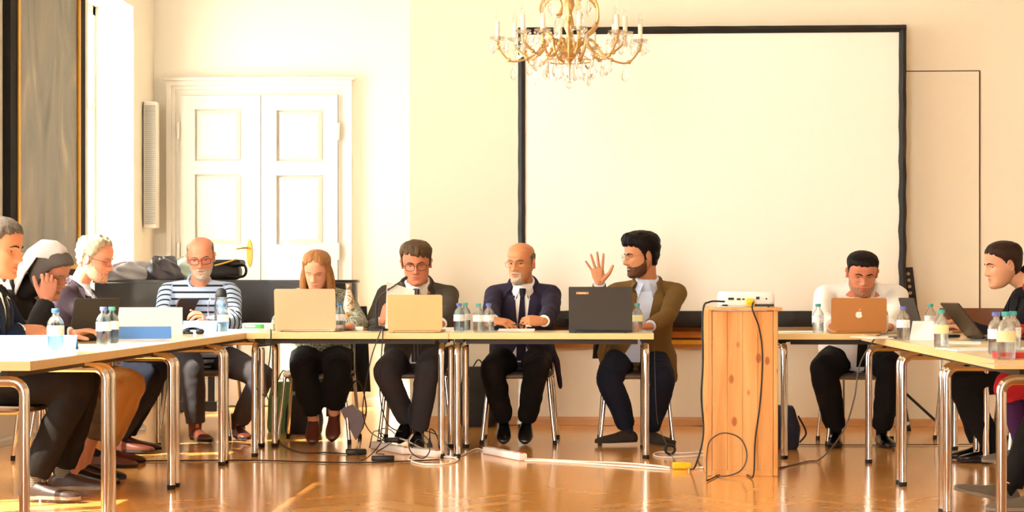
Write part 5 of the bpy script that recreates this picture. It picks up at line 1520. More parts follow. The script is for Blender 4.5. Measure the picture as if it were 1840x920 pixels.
person('woman in a red knit top at the right picture edge, cut off', 92, (2.50, Y, .53), (2.46, Y, .965), (2.40, Y, 1.12), 92, -12, 0, hs=1.03, build=.95, sh_w=.168, skinm=skin('fair4', 'cc8c6c'), skul=dict(jaw=.93),
       knees=((2.06, Y + .11, .5), W(1812, 692, Y - .08)), ankles=((2.18, Y + .1, .09), W(1836, 800, Y - .05)), toes=(92, 88), wrists=((2.1, Y + .12, .765), W(1846, 505, Y - .14)), hints=((.3, .6, -1), (-1, -.5, -.55)),
       hands=(dict(), dict(dir=(.35, .2, 1), back=(-1, -.3, .2), curl=(30, 45, 35))), top=sweater(C_red, neckband=C_red), legs=dict(mat=C_red, cut=.24, name='skirt', tights=cloth('plum_tights', '46264a')), shoes=dict(mat=L_suede, sole=L_tsole, sock=cloth('plum_tights', '46264a')), shoe_L=.25,
       hair=dict(fn=hair_fn(SHORT, .02), mat=H_brown, amp=.003), brows=H_brown, neck_r=.048, **DOWN)
Y = 8.35
person('person in dark trousers and grey suede shoes at the lower right corner, legs only', 92, (2.46, Y, .53), (2.56, Y, .98), (2.52, Y, 1.14), 92, -5, 0, skinm=skin('plain2', 'd8a080'),
       knees=((2.02, Y + .1, .48), (2.06, Y - .12, .47)), ankles=(W(1812, 878, Y + .05), W(1868, 905, Y - .12)), toes=(95, 88), tpitch=(-14, 0), wrists=((2.2, Y + .15, .58), (2.2, Y - .15, .58)), hints=((.5, .4, -1), (.5, -.4, -1)),
       top=sweater(cloth('dark_pullover', '2f2b2c')), legs=dict(mat=C_blk), shoes=dict(mat=L_suede, sole=L_tsole, sock=C_blk), shoe_L=.30, hair=dict(fn=hair_fn(SHORT, .014), mat=H_dark), brows=H_dark)

# ---- chairs below them
for (px_, yy_, lb) in ((572, 11.66, 'chrome legged chair under the woman with long light brown hair'), (752, 11.66, 'chrome legged chair under the man in the charcoal suit'), (934, 11.66, 'chrome legged chair under the bald man in navy'),
                       (1143, 11.66, 'chrome legged chair under the speaker in the tan jacket'), (1545, 11.66, 'chrome legged chair under the man in the white shirt'), (362, 11.88, 'chrome legged chair under the man in the striped sweater')):
    chair(XP(px_, yy_), yy_, 180, lb)
for (x_, yy_, th_, lb) in ((-3.15, 10.85, -90, 'chair under the grey haired man in the dark jacket'), (-3.13, 10.05, -90, 'chair under the seated man in tan trousers'), (-3.08, 9.2, -90, 'chair under the nun'), (-2.82, 8.4, -90, 'chair at the left edge under the man in dark navy'),
                           (2.44, 10.55, 90, 'chair under the woman in the black jacket'), (2.40, 9.35, 90, 'chair under the woman in red'), (2.38, 8.35, 90, 'chair at the lower right corner, mostly outside the picture')):
    chair(x_, yy_, th_, lb)
# ================================================================== THINGS ON THE TABLES
TZ = ZT_T + 0.0004
def TP(px, py, ymin=None, ymax=None):
    p = ON(px, py, TZ)
    if ymin is not None and p.y < ymin: p = Vector((XP(px, ymin), ymin, TZ))
    if ymax is not None and p.y > ymax: p = Vector((XP(px, ymax), ymax, TZ))
    return p
M_pet = clear_mat('clear_bottle', (.96, .985, .99), .45, 1.3)
M_petb = clear_mat('blue_tinted_bottle', (.90, .965, 1.0), .4, 1.3)
M_water = clear_mat('water', (.95, .985, .99), .45, 1.33)
M_waterb = clear_mat('bluish_water', (.90, .965, 1.0), .4, 1.33)
M_capb = mat('blue_violet_cap', '6a78c4', 0.4); M_capt = mat('teal_cap', '4fb0a4', 0.4); M_capu = mat('blue_cap', '4f86c8', 0.4)
def label_mat():
    m = bpy.data.materials.new('bottle_label'); m.use_nodes = True
    t = NT(m); b = t.n['Principled BSDF']; tc = t.new('ShaderNodeTexCoord'); mp = t.new('ShaderNodeMapping'); mp.inputs['Scale'].default_value = (60, 60, 120)
    t.link(tc.outputs['Object'], mp.inputs[0]); n = t.new('ShaderNodeTexNoise'); n.inputs['Scale'].default_value = 1.2; t.link(mp.outputs[0], n.inputs['Vector'])
    r = t.new('ShaderNodeValToRGB'); e = r.color_ramp.elements; e[0].position = .36; e[0].color = (*lin('b9c6d8'), 1); e[1].position = .46; e[1].color = (*lin('f5f3ee'), 1)
    t.link(n.outputs['Fac'], r.inputs[0]); t.link(r.outputs[0], b.inputs['Base Color']); b.inputs['Roughness'].default_value = .5
    return m
M_lab = label_mat(); M_laby = mat('pale_yellow_label', 'efe6a8', .5, var=.1, nscale=90)
BG = 'small plastic water bottles on the tables'
def make_bottle(pm, wm, cm, lm):
    t = thing('water_bottle', (0, 0, 0), 'bottle', 'bottle', BG)
    r = .0325
    out = [(.0, .004), (.018, .001), (.027, .0), (.031, .006), (r, .02), (r * .96, .045), (r, .06), (r, .105), (.030, .118), (.022, .132), (.0135, .141), (.0128, .150), (.0145, .151), (.0145, .153), (.0122, .154), (.0122, .158)]
    MB().lathe((0, 0, 0), out + [(.0105, .158), (.0108, .141), (.020, .131), (.0285, .116), (r - .0018, .104), (r - .0018, .02), (.029, .008), (.018, .005), (0, .0055)], 22).build('bottle_body', pm, t, angle=60)
    MB().lathe((0, 0, 0), [(0, .0065), (.018, .006), (.0285, .009), (r - .0025, .021), (r * .96 - .0022, .045), (r - .0025, .06), (r - .0025, .082), (0, .082)], 20).build('water', wm, t, angle=60)
    R = [(r + .0004, .063), (r + .0007, .064), (r + .0007, .101), (r + .0004, .102)]
    MB().lathe((0, 0, 0), R, 24).build('label', lm, t, angle=60) if False else None
    lb = MB(); n = 24
    V = []; F = []
    for (rr, z) in ((r + .0008, .063), (r + .0008, .102), (r + .0002, .102), (r + .0002, .063)):
        for j in range(n): V.append((rr * math.cos(2 * PI * j / n), rr * math.sin(2 * PI * j / n), z))
    for i in range(4):
        for j in range(n): F.append((i * n + j, i * n + (j + 1) % n, ((i + 1) % 4) * n + (j + 1) % n, ((i + 1) % 4) * n + j))
    lb.add(V, F).build('paper_label', lm, t, angle=60)
    cp = MB(); ring = []
    cp.lathe((0, 0, 0), [(.0152, .1535), (.0155, .155), (.0155, .168), (.014, .1695), (0, .1695)], 20)
    for j in range(20): cp.box((.0157 * math.cos(2 * PI * j / 20), .0157 * math.sin(2 * PI * j / 20), .1615), (.0012, .0016, .011), 2 * PI * j / 20)
    cp.build('cap', cm, t, angle=50)
    return t
protos = {}
def bottle(px, py, kind, label, ymin=None, s=1.0):
    first = kind not in protos
    if first:
        protos[kind] = make_bottle(*{'cb': (M_pet, M_water, M_capb, M_lab), 'ct': (M_pet, M_water, M_capt, M_lab), 'cy': (M_pet, M_water, M_capt, M_laby), 'bu': (M_petb, M_waterb, M_capu, M_lab), 'bb': (M_petb, M_waterb, M_capb, M_lab), 'bt': (M_petb, M_waterb, M_capt, M_lab)}[kind])
    o = place(protos[kind], first, TP(px, py, ymin), random.random() * 6, label, BG); o.scale = (s, s, s)
    return o
YB = YF + .06
bottle(100, 632, 'bu', 'blue capped water bottle alone at the near end of the left row', s=1.06)
bottle(186, 620, 'bb', 'violet capped water bottle in front of the dark tablet on the left row', s=1.04)
bottle(201, 616, 'bt', 'teal capped water bottle close behind a violet capped one, left row', s=1.02)
bottle(401, 597, 'bu', 'water bottle in front of the glass pitcher', s=1.0)
bottle(611, 595, 'bu', 'blue capped water bottle beside the silver laptop of the woman')
bottle(825, 596, 'bb', 'violet capped water bottle right of the silver laptop, touching a teal capped one')
bottle(836, 593.5, 'bt', 'teal capped water bottle right of the silver laptop, half behind a violet capped one')
bottle(860, 597, 'ct', 'teal capped water bottle left of the bald man, left one of his pair')
bottle(878, 597, 'cb', 'violet capped water bottle in front of the bald man, next to his hand')
bottle(1145, 597, 'cy', 'teal capped water bottle right of the black laptop')
bottle(1470, 600, 'ct', 'teal capped water bottle left of the gold laptop', YB)
bottle(1586, 597, 'cb', 'violet capped water bottle right in front of the gold laptop', YB)
bottle(1623, 611, 'cb', 'violet capped water bottle beside the coiled cable on the right row')
bottle(1672, 599, 'ct', 'teal capped water bottle standing behind the white tent card, right', YB)
bottle(1691, 625, 'cy', 'water bottle in front of the white tent card on the right row')
bottle(1790, 637, 'cb', 'violet capped water bottle of the trio at the right edge')
bottle(1808, 646, 'cy', 'nearest teal capped bottle of the trio at the right edge', s=1.05)
bottle(1820, 633, 'ct', 'rear teal capped bottle of the trio at the right edge')

# ---- laptops
def laptop(loc, rot, w, h, d, tilt, m_lid, m_base, label, logo=None, rad=.012):
    """loc: middle of the hinge on the table, rot: direction of the user (0 = +Y); the lid leans away from the user"""
    loc = Vector(loc); Rz = Matrix.Rotation(rot, 3, 'Z')
    t = thing('laptop', tuple(loc), label, 'laptop')
    def slab(cx, cy, sx, sy, th, r):
        P = []
        for (ax, ay, a0) in ((sx / 2 - r, sy / 2 - r, 0), (-sx / 2 + r, sy / 2 - r, 90), (-sx / 2 + r, -sy / 2 + r, 180), (sx / 2 - r, -sy / 2 + r, 270)):
            for k in range(5): a = math.radians(a0 + 22.5 * k); P.append((cx + ax + r * math.cos(a), cy + ay + r * math.sin(a)))
        return P
    b = MB().prism(slab(0, d / 2 + .004, w, d, .014, rad), .003, .016, Rz, loc)
    bo = b.build('base', m_base, t, angle=40)
    kb = MB().prism(slab(0, d * .40, w * .86, d * .42, .002, .004), .0161, .0172, Rz, loc).build('keyboard', M_black, bo, angle=40)
    for sx in (-1, 1):
        MB().cyl(loc + Rz @ Vector((sx * w * .4, .02, 0)), loc + Rz @ Vector((sx * w * .4, .02, .004)), .007, n=10).build('foot', M_rubber, bo)
    Ml = Rz @ Matrix.Rotation(math.radians(90 + tilt), 3, 'X')     # lid local: x across, y up the lid, z = outer side
    o = loc + Vector((0, 0, .014))
    lid = MB().prism(slab(0, h / 2 + .002, w, h, .007, rad), -.0035, .0035, Ml, o).build('lid', m_lid, t, angle=40)
    MB().box(o + Ml @ Vector((0, h / 2 + .004, -.0042)), (w * .94, h * .9, .001), M=Ml).build('display', mat('screen_dark', '1a1d24', .2), lid, smooth=False)
    MB().tube([o + Rz @ Vector((-w * .4, 0, 0)), o + Rz @ Vector((w * .4, 0, 0))], .006, 10).build('hinge', m_base, t)
    if logo: logo(lid, Ml, o, w, h)
    return t
M_silver = mat('silver_lid', 'c2a582', .38, .5, var=.02); M_silv2 = mat('warm_silver_lid', 'b8925e', .36, .5, var=.02); M_goldl = mat('gold_lid', 'c4884e', .36, .5, var=.02)
M_klid = mat('black_lid', '33302b', .5, .0, var=.06, nscale=120); M_dtab = mat('dark_tablet_case', '3a352f', .6, var=.06, nscale=60); M_bron = mat('dark_bronze_lid', '4a382c', .4, .5)
M_mark = mat('logo_grey', 'a08a6c', .3, .7); M_wlogo = mat('logo_white', 'fffaf0', .4); M_plate = mat('logo_plate', 'c8925a', .3, .8)
def axes(Ml):  # lid seen from its outer side: text x runs to the viewer's right
    return Matrix((-Ml.col[0], Ml.col[1], Ml.col[2])).transposed() if False else Matrix(((Ml.col[0]), (Ml.col[1]), (Ml.col[2]))).transposed()
def hp_logo(lid, Ml, o, w, h):
    c = o + Ml @ Vector((0, h / 2, .0036))
    MB().tube([c + Ml @ Vector((.021 * math.cos(a), .021 * math.sin(a), 0)) for a in [2 * PI * k / 28 for k in range(28)]], .0012, 6, closed=True).build('logo_ring', M_mark, lid)
    text_mesh('hp', .026, 'logo_letters', M_mark, lid, axes(Ml), c + Ml @ Vector((0, .002, .0002)))
def blank_logo(lid, Ml, o, w, h):
    c = o + Ml @ Vector((0, h / 2, .0036))
    text_mesh('hp', .022, 'logo_letters', M_silver, lid, axes(Ml), c)
def len_logo(lid, Ml, o, w, h):
    c = o + Ml @ Vector((-w * .285, h * .865, .0037))
    MB().rbox(c, (.072, .013, .001), .0004, 1, M=Ml).build('logo_plate', M_plate, lid)
    text_mesh('lenovo', .013, 'logo_letters', M_wlogo, lid, axes(Ml), c + Ml @ Vector((0, 0, .0006)), sx=1.15)
def apple_logo(lid, Ml, o, w, h):
    c = o + Ml @ Vector((0, h / 2, .0037)); k = .021
    P = []
    for d in range(0, 360, 6):
        a = math.radians(d + 90); r = 1.0
        r *= 1 - .16 * math.exp(-((d if d < 180 else d - 360) / 22) ** 2) - .10 * math.exp(-((d - 180) / 18) ** 2)
        x, y = r * math.cos(a) * .92, r * math.sin(a) * .95
        bx, by = x - 1.05, y - .22
        q = math.hypot(bx, by)
        if q < .42: x, y = 1.05 + bx / q * .42, .22 + by / q * .42
        P.append((x * k, y * k))
    b = MB().prism(P, 0, .0006, Ml, c)
    L = [(0.02, 1.12), (.05, 1.36), (.2, 1.56), (.40, 1.62), (.38, 1.38), (.24, 1.2)]
    b.prism([(x * k, y * k) for x, y in L], 0, .0006, Ml, c)
    b.build('logo_mark', M_wlogo, lid, smooth=False)
def at_table(px, py, ymin=YB): return TP(px, py, ymin)
laptop(at_table(549, 596), 0, .365, .24, .25, 8, M_silver, M_silver, 'large pale silver laptop in front of the woman', blank_logo)
laptop(at_table(746, 598), 0, .318, .205, .22, 4, M_silv2, M_silv2, 'silver laptop with a round logo in front of the charcoal suit', hp_logo)
laptop(at_table(1079, 598), 0, .368, .252, .25, 6, M_klid, M_black, 'open black laptop in front of the speaker', len_logo, .006)
laptop(at_table(1543, 600.5), 0, .315, .187, .22, 5, M_goldl, M_goldl, 'gold laptop with a white fruit logo in front of the white shirt', apple_logo)
laptop(TP(166, 613), math.radians(52), .27, .20, .19, 12, M_dtab, M_black, 'dark tablet in a keyboard case in front of the nun', None, .008)
laptop(TP(322, 590) + Vector((0, 0, 0)), math.radians(74), .26, .19, .18, 22, M_bron, M_black, 'small dark laptop seen from the side in front of the striped sweater', None)
laptop(TP(1647, 606), math.radians(-82), .27, .20, .19, 16, M_dtab, M_black, 'dark upright laptop seen edge on behind a water bottle, right row')
laptop(TP(1752, 610), math.radians(-84), .32, .215, .22, 38, M_bron, M_black, 'dark bronze laptop leaning far open in front of the woman in black')

# ---- gooseneck microphone
mb_ = TP(678, 594)
mc = thing('gooseneck_microphone', tuple(mb_), 'black gooseneck microphone left of the round logo laptop', 'microphone')
R = []
for (z, k) in ((0, 1), (.012, 1), (.024, .75), (.03, .4)):
    R.append([mb_ + Vector((.062 * k * math.copysign(abs(math.cos(a)) ** .8, math.cos(a)), .05 * k * math.sin(a), z)) for a in [2 * PI * j / 24 for j in range(24)]])
MB().rings(R).build('base', M_black, mc)
ym = mb_.y
pth = smooth_path([(mb_.x, ym, mb_.z + .02), W(676, 560, ym), W(678, 540, ym), W(690, 526, ym - .01), W(708, 514, ym - .02), W(724, 503, ym - .03)], 5)
MB().tube(pth[:10], [.009] * 10, 10).build('stem', M_black, mc)
MB().tube(pth[8:], .0048, 8).build('gooseneck', M_black, mc)
MB().tube([pth[-1] - (pth[-1] - pth[-2]).normalized() * .01, pth[-1], pth[-1] + (pth[-1] - pth[-2]).normalized() * .025], [.008, .011, .010], 12, rnd=True).build('capsule', M_rubber, mc)

# ---- paper and small things
M_paper = mat('paper', 'f8f4ea', .8, var=.01)
M_blue = mat('blue_card', '5f97e0', .6, var=.05)
def sheet(name, c, size, rz, label, cat='paper', m=None, h=.003, group=None):
    c = Vector(c)
    return tag(MB().rbox(c + Vector((0, 0, h / 2)), (size[0], size[1], h), min(.001, h * .3), 1, rotz=rz).build(name, m or M_paper, smooth=False, loc=tuple(c)), label, cat, group)
def tent(name, c, w, h, d, rz, m, label, cat='card', th=.003):
    """folded card standing on two long edges"""
    c = Vector(c); Rz = Matrix.Rotation(rz, 3, 'Z')
    P = [(-d, 0), (-d + th * 1.4, 0), (0, h - th * 2), (d - th * 1.4, 0), (d, 0), (0, h)]
    V = [Rz @ Vector((x, y, z)) + c for x in (-w / 2, w / 2) for y, z in P]; n = 6
    F = [(0, 1, 2, 5), (5, 2, 3, 4), (6, 11, 8, 7), (11, 10, 9, 8)] + [(i, (i + 1) % n, n + (i + 1) % n, n + i) for i in range(n)]
    return tag(MB().add(V, F).build(name, m, smooth=False, loc=tuple(c)), label, cat)
# sheet held by the man in charcoal
ps_ = MB(); a = W(695, 506, 11.12); b_ = W(745, 522, 11.2); c_ = W(742, 596, 11.02); d_ = W(692, 590, 10.98)
V = []; F = []; n = 8
for i in range(n + 1):
    for j in range(n + 1):
        u, v = i / n, j / n; p = a.lerp(b_, u).lerp(d_.lerp(c_, u), v) + Vector((0, .02 * math.sin(u * PI), 0)); V.append(p)
m0 = len(V); V += [p + Vector((0, .001, 0)) for p in V]
for i in range(n):
    for j in range(n):
        q = (i * (n + 1) + j, i * (n + 1) + j + 1, (i + 1) * (n + 1) + j + 1, (i + 1) * (n + 1) + j)
        F.append(q); F.append(tuple(m0 + k for k in reversed(q)))
hs_ = tag(ps_.add(V, F).build('held_sheet', M_paper, loc=tuple(d_), angle=180, fix=False), 'white printed sheet held up by the man in charcoal', 'paper')
MB().rbox(W(697, 521, 11.105), (.016, .002, .022), .0005, 1).build('crest_print', mat('crest_plum', '8a5a70', .7), hs_)
tent('name_card', TP(62, 628), .36, .062, .045, math.radians(8), M_blue, 'long blue folded name card at the left picture edge')
tent('name_card', TP(255, 608), .30, .062, .045, math.radians(12), M_blue, 'blue folded name card below the white standing sign')
tent('name_card', TP(360, 596), .20, .065, .045, math.radians(6), M_blue, 'blue folded name card left of the glass pitcher')
tent('standing_sign', TP(268, 603), .36, .155, .07, math.radians(14), M_paper, 'tall white folded standing sign on the left row', 'sign', .004)
# ream of paper with a green label
rp_ = TP(464, 594, YB) + Vector((0, .06, 0))
rm = thing('paper_package', tuple(rp_), 'white paper package with a green label left of the large silver laptop', 'package')
MB().rbox(rp_ + Vector((0, 0, .022)), (.19, .16, .044), .006).build('wrapper', M_paper, rm)
MB().box(rp_ + Vector((-.022, -.0805, .025)), (.125, .001, .026)).build('green_label', mat('green_label', '3f9a3c', .5), rm, smooth=False)
MB().box(rp_ + Vector((-.045, -.0812, .027)), (.06, .001, .008)).build('label_print', mat('label_print', 'bfe0a8', .5), rm, smooth=False)
sheet('loose_sheets', TP(425, 594, YB) + Vector((-.0, .1, 0)), (.21, .29), .2, 'white loose sheets in the corner beside the paper package')
# patterned drinking bottle
gb_ = TP(617, 592.5) + Vector((.02, .1, 0))
gt = thing('drinking_bottle', tuple(gb_), 'tall white drinking bottle with gold leaf pattern beside the silver laptop', 'bottle')
def leaf_mat():
    m = bpy.data.materials.new('gold_leaf_pattern'); m.use_nodes = True
    t = NT(m); b = t.n['Principled BSDF']; tc = t.new('ShaderNodeTexCoord'); v = t.new('ShaderNodeTexNoise'); v.inputs['Scale'].default_value = 26; v.inputs['Distortion'].default_value = 1.8
    t.link(tc.outputs['Object'], v.inputs['Vector']); r = t.new('ShaderNodeValToRGB'); e = r.color_ramp.elements; e[0].position = .47; e[0].color = (*lin('b98a3c'), 1); e[1].position = .53; e[1].color = (*lin('efe7d4'), 1)
    t.link(v.outputs['Fac'], r.inputs[0]); t.link(r.outputs[0], b.inputs['Base Color']); b.inputs['Roughness'].default_value = .35
    return m
MB().lathe(gb_, [(.03, 0), (.034, .004), (.035, .02), (.035, .15), (.031, .185), (.022, .22), (.0165, .245), (.016, .252)], 24).build('bottle_body', leaf_mat(), gt, angle=50)
MB().lathe(gb_, [(.019, .25), (.0205, .253), (.0205, .285), (.018, .288), (0, .288)], 20).build('cap', mat('steel_cap', 'b9a68c', .3, .9), gt, angle=50)
# notepad, pen
npd = TP(926, 596.5)
nt = thing('notepad', tuple(npd), 'white notepad below the folded hands of the bald man', 'notepad')
for k in range(3): MB().rbox(npd + Vector((.003 * k, .06 - .004 * k, .003 + .0055 * k)), (.215, .15, .005), .001, 1, rotz=.02 * k).build('page_block', M_paper, nt, smooth=False)
p = W(928, 583, 10.93); q = W(945, 585, 10.93)
pn = thing('pen', tuple(q), 'black pen between the hands of the bald man', 'pen')
MB().tube([p + Vector((-.03, 0, -.004)), p, q], [.0015, .0045, .0045], 10).build('barrel', M_black, pn)
MB().tube([q, q + (q - p).normalized() * .03], [.005, .0045], 10, rnd=True).build('cap', M_chrome, pn)
sheet('white_sheets', TP(806, 594.5) + Vector((0, .02, 0)), (.10, .14), .1, 'short stack of white sheets right of the round logo laptop', h=.02)
hb = TP(645, 594)
hub = thing('charger_plug', tuple(hb), 'small white charger block beside the microphone base', 'charger')
MB().rbox(hb + Vector((0, .02, .012)), (.05, .035, .024), .006).build('block', M_pw, hub)
MB().tube([hb + Vector((.025, .02, .012)), hb + Vector((.04, .018, .01)), hb + Vector((.055, .02, .008))], .004, 8).build('plug', mat('bronze_plug', '9a7a4c', .4, .5), hub)
# glass pitcher with black lid
gj = TP(391, 596) + Vector((0, .10, 0))
jt = thing('glass_pitcher', tuple(gj), 'glass water pitcher with a black domed lid in front of the striped sweater', 'pitcher')
MB().lathe(gj, [(.036, 0), (.042, .004), (.043, .02), (.042, .16), (.036, .185), (.034, .205), (.037, .212), (.034, .212), (.031, .204), (.033, .185), (.039, .158), (.040, .02), (.036, .008), (0, .008)], 28).build('glass_body', M_pet, jt, angle=50)
MB().lathe(gj, [(0, .009), (.036, .009), (.039, .02), (.0385, .12), (0, .12)], 24).build('water', M_water, jt, angle=50)
MB().lathe(gj, [(.031, .205), (.036, .213), (.034, .222), (.030, .243), (.018, .256), (0, .26)], 22).build('lid', M_rubber, jt, angle=50)
MB().tube(smooth_path([gj + Vector((-.034, 0, .195)), gj + Vector((-.07, 0, .19)), gj + Vector((-.078, 0, .13)), gj + Vector((-.072, 0, .08)), gj + Vector((-.041, 0, .065))], 5), .006, 8).build('handle', M_pet, jt)
# headphones
hp_ = TP(345, 600)
ht = thing('headphones', tuple(hp_), 'small black folded headphones at the table edge, left corner', 'headphones')
MB().tube([hp_ + Vector((.042 * math.cos(a), .03 * math.sin(a), .018 + .012 * math.sin(a))) for a in [math.radians(q) for q in range(-20, 300, 20)]], .008, 8, rnd=True).build('headband', M_black, ht)
for s in (-1, 1): MB().tube([hp_ + Vector((s * .04, -.012, .012)), hp_ + Vector((s * .04 + .018, -.016, .014))], [.016, .016], 14, rnd=True).build('ear_cup', M_black, ht)
# right hand row
sheet('loose_sheets', TP(1440, 597.5, YB) + Vector((0, .1, 0)), (.27, .2), .05, 'white sheets left of the gold laptop')
tent('tent_card', TP(1668, 611), .16, .095, .06, math.radians(-25), M_paper, 'white folded tent card between the dark laptops on the right row')
for (px, py, sx, sy, rz, lb) in ((1580, 607.5, .2, .28, .3, 'white sheets at the far end of the right row under the cable'), (1722, 617, .21, .3, -.2, 'white sheets beside the leaning bronze laptop'),
                                 (1745, 629, .22, .30, .12, 'white magazine in the middle of the right row'), (1832, 628, .2, .28, .0, 'white sheets behind the bottle trio at the right')):
    sheet('paper_stack', TP(px, py), (sx, sy), rz, lb, h=.006)
sheet('red_folder', TP(1836, 643), (.2, .10), .0, 'red folder at the right picture edge beside the bottle trio', 'folder', mat('red_card', 'c8322c', .5), h=.022)
sheet('ceramic_saucer', TP(1800, 654, None), (.14, .1), .3, 'pale pink printed sheet under the bottle trio', 'paper', mat('pink_paper', 'eec9bd', .7), h=.002).name = 'pink_sheet'
sheet('smartphone', TP(1762, 612), (.07, .14), -.4, 'grey smartphone below the leaning bronze laptop', 'smartphone', mat('phone_grey', '5a6068', .25), h=.008)
sheet('dark_notebook', TP(1634, 608.5), (.13, .19), 1.2, 'closed dark notebook beside the coiled cable', 'notebook', mat('notebook_brown', '5a4232', .6), h=.012)

# ================================================================== CHANDELIER
M_gilt = mat('aged_gilt_metal', 'cfaa6c', .32, .6, var=.2, nscale=25)
M_crys = clear_mat('crystal', (1, .99, .97), .5, 1.5)
M_cand = mat('candle_sleeve', 'f3ead2', .5); M_bulb = clear_mat('clear_bulb', (1, .98, .94), .35, 1.3)
YC = 10.3
cc = W(1023, 90, YC); SCL = 320.4
chd = thing('chandelier', tuple(W(1023, 160, YC)), 'gilt crystal chandelier with candle bulbs hanging in front of the screen', 'chandelier')
def ZC(py): return W(1023, py, YC).z
cxx, cyy = cc.x, YC
MB().lathe((cxx, cyy, 0), [(.004, Z_C), (.004, ZC(-60)), (.02, ZC(-50)), (.012, ZC(-20)), (.026, ZC(0)), (.03, ZC(10)), (.014, ZC(24)), (.022, ZC(34)), (.030, ZC(50)), (.016, ZC(60)), (.02, ZC(75)), (.05, ZC(88)), (.055, ZC(95)), (.03, ZC(104)), (.012, ZC(112)), (.006, ZC(120)), (.003, ZC(150))], 18).build('stem', M_gilt, chd)
def drop_mesh(l, r):
    m = MB(); n = 8
    m.lathe((0, 0, 0), [(0, -l), (r * .55, -l * .93), (r, -l * .72), (r * .82, -l * .5), (r * .35, -l * .22), (r * .12, -l * .06), (0, 0)], n)
    me = bpy.data.meshes.new('crystal_drop'); me.from_pydata([(x, y * .6, z) for x, y, z in m.v], [], m.f); me.materials.append(M_crys); return me
def bead_mesh(r):
    m = MB().ell((0, 0, 0), (r, r, r), None, 8, 6); me = bpy.data.meshes.new('crystal_bead'); me.from_pydata(m.v, [], m.f); me.materials.append(M_crys); return me
D1, D2, D3, B1 = drop_mesh(.062, .013), drop_mesh(.085, .019), drop_mesh(.045, .010), bead_mesh(.0075)
def hang(parent, me, p, rz=0.0, name=None):
    o = bpy.data.objects.new(name or me.name.split('.')[0], me); COL.objects.link(o); o.parent = parent
    o.location = Vector(p) - WLOC[parent.name]; o.rotation_euler = (0, 0, rz)
MB().ell((cxx, cyy, ZC(153)), (.019, .019, .021), None, 14, 10).build('crystal_ball', M_crys, chd)
NA_ = 12
for k in range(NA_):
    a = 2 * PI * (k + .35) / NA_; big = k % 2 == 0
    Rr = .405 if big else .33; d = Vector((math.cos(a), math.sin(a), 0)); base = Vector((cxx, cyy, 0))
    zc_ = ZC(72 if big else 66)
    P = smooth_path([base + d * .03 + Vector((0, 0, ZC(92))), base + d * .12 + Vector((0, 0, ZC(72))), base + d * .20 + Vector((0, 0, ZC(100))), base + d * (Rr - .08) + Vector((0, 0, ZC(112 if big else 100))), base + d * (Rr - .005) + Vector((0, 0, zc_ - .05)), base + d * Rr + Vector((0, 0, zc_ - .02))], 6)
    arm = MB().tube(P, .0072, 8, flat=.8).build('arm', M_gilt, chd)
    for q in P[4::5]:
        MB().ell(q, (.0125, .0125, .0125), None, 8, 6).build('rosette', M_gilt, arm)
    c = base + d * Rr + Vector((0, 0, zc_))
    MB().lathe(c, [(.006, -.022), (.012, -.012), (.040, .0), (.047, .008), (.045, .009), (.012, -.004), (.0, -.006)], 18).build('drip_pan', M_crys, arm)
    MB().lathe(c, [(.0125, -.004), (.0125, .095), (.008, .097)], 14).build('candle_sleeve', M_cand, arm)
    MB().lathe(c + Vector((0, 0, .097)), [(.006, 0), (.0115, .014), (.012, .028), (.007, .05), (.0015, .068)], 12).build('bulb', M_bulb, arm)
    for j in range(6):
        b = a + 2 * PI * j / 6; p = c + Vector((.044 * math.cos(b), .044 * math.sin(b), -.002))
        hang(arm, B1, p - Vector((0, 0, .008))); hang(arm, D1 if j % 2 else D3, p - Vector((0, 0, .017)), b)
    p = base + d * (Rr - .09) + Vector((0, 0, ZC(112 if big else 100) - .010)); hang(arm, B1, p); hang(arm, D2, p - Vector((0, 0, .01)), a)
    p = base + d * .2 + Vector((0, 0, ZC(100) - .012)); hang(arm, B1, p); hang(arm, D1, p - Vector((0, 0, .01)), a)
for k in range(6):                              # upper scrolls
    a = 2 * PI * (k + .5) / 6; d = Vector((math.cos(a), math.sin(a), 0)); base = Vector((cxx, cyy, 0))
    P = smooth_path([base + d * r + Vector((0, 0, ZC(y))) for r, y in ((.085, 29), (.06, 26), (.05, 10), (.075, -4), (.125, -4), (.175, 10), (.185, 32), (.16, 52), (.11, 66), (.10, 84), (.075, 104), (.04, 112))], 5)
    sc_ = MB().tube(P, .0075, 8).build('scroll', M_gilt, chd)
    for q in P[6::9]: MB().ell(q, (.011, .011, .011), None, 8, 6).build('rosette', M_gilt, sc_)
    hang(sc_, B1, P[0] + Vector((0, 0, -.012))); hang(sc_, D2, P[0] + Vector((0, 0, -.02)), a)
    p = base + d * .125 + Vector((0, 0, ZC(-4) - .012)); hang(sc_, D2, p, a)
for k in range(14):                             # skirt of drops round the lower bowl
    a = 2 * PI * k / 14; p = Vector((cxx + .13 * math.cos(a), cyy + .13 * math.sin(a), ZC(112))); hang(chd, B1, p); hang(chd, D2, p - Vector((0, 0, .01)), a)
for k in range(10):
    a = 2 * PI * k / 10 + .2; p = Vector((cxx + .065 * math.cos(a), cyy + .065 * math.sin(a), ZC(120))); hang(chd, B1, p); hang(chd, D1, p - Vector((0, 0, .01)), a)
hoop = MB().tube([(cxx + .13 * math.cos(a), cyy + .13 * math.sin(a), ZC(110)) for a in [2 * PI * k / 36 for k in range(36)]], .004, 6, closed=True).build('hoop', M_gilt, chd)
for k in range(6):
    a = 2 * PI * k / 6; MB().tube([(cxx + .05 * math.cos(a), cyy + .05 * math.sin(a), ZC(95)), (cxx + .13 * math.cos(a), cyy + .13 * math.sin(a), ZC(110))], .003, 6).build('spoke', M_gilt, hoop)
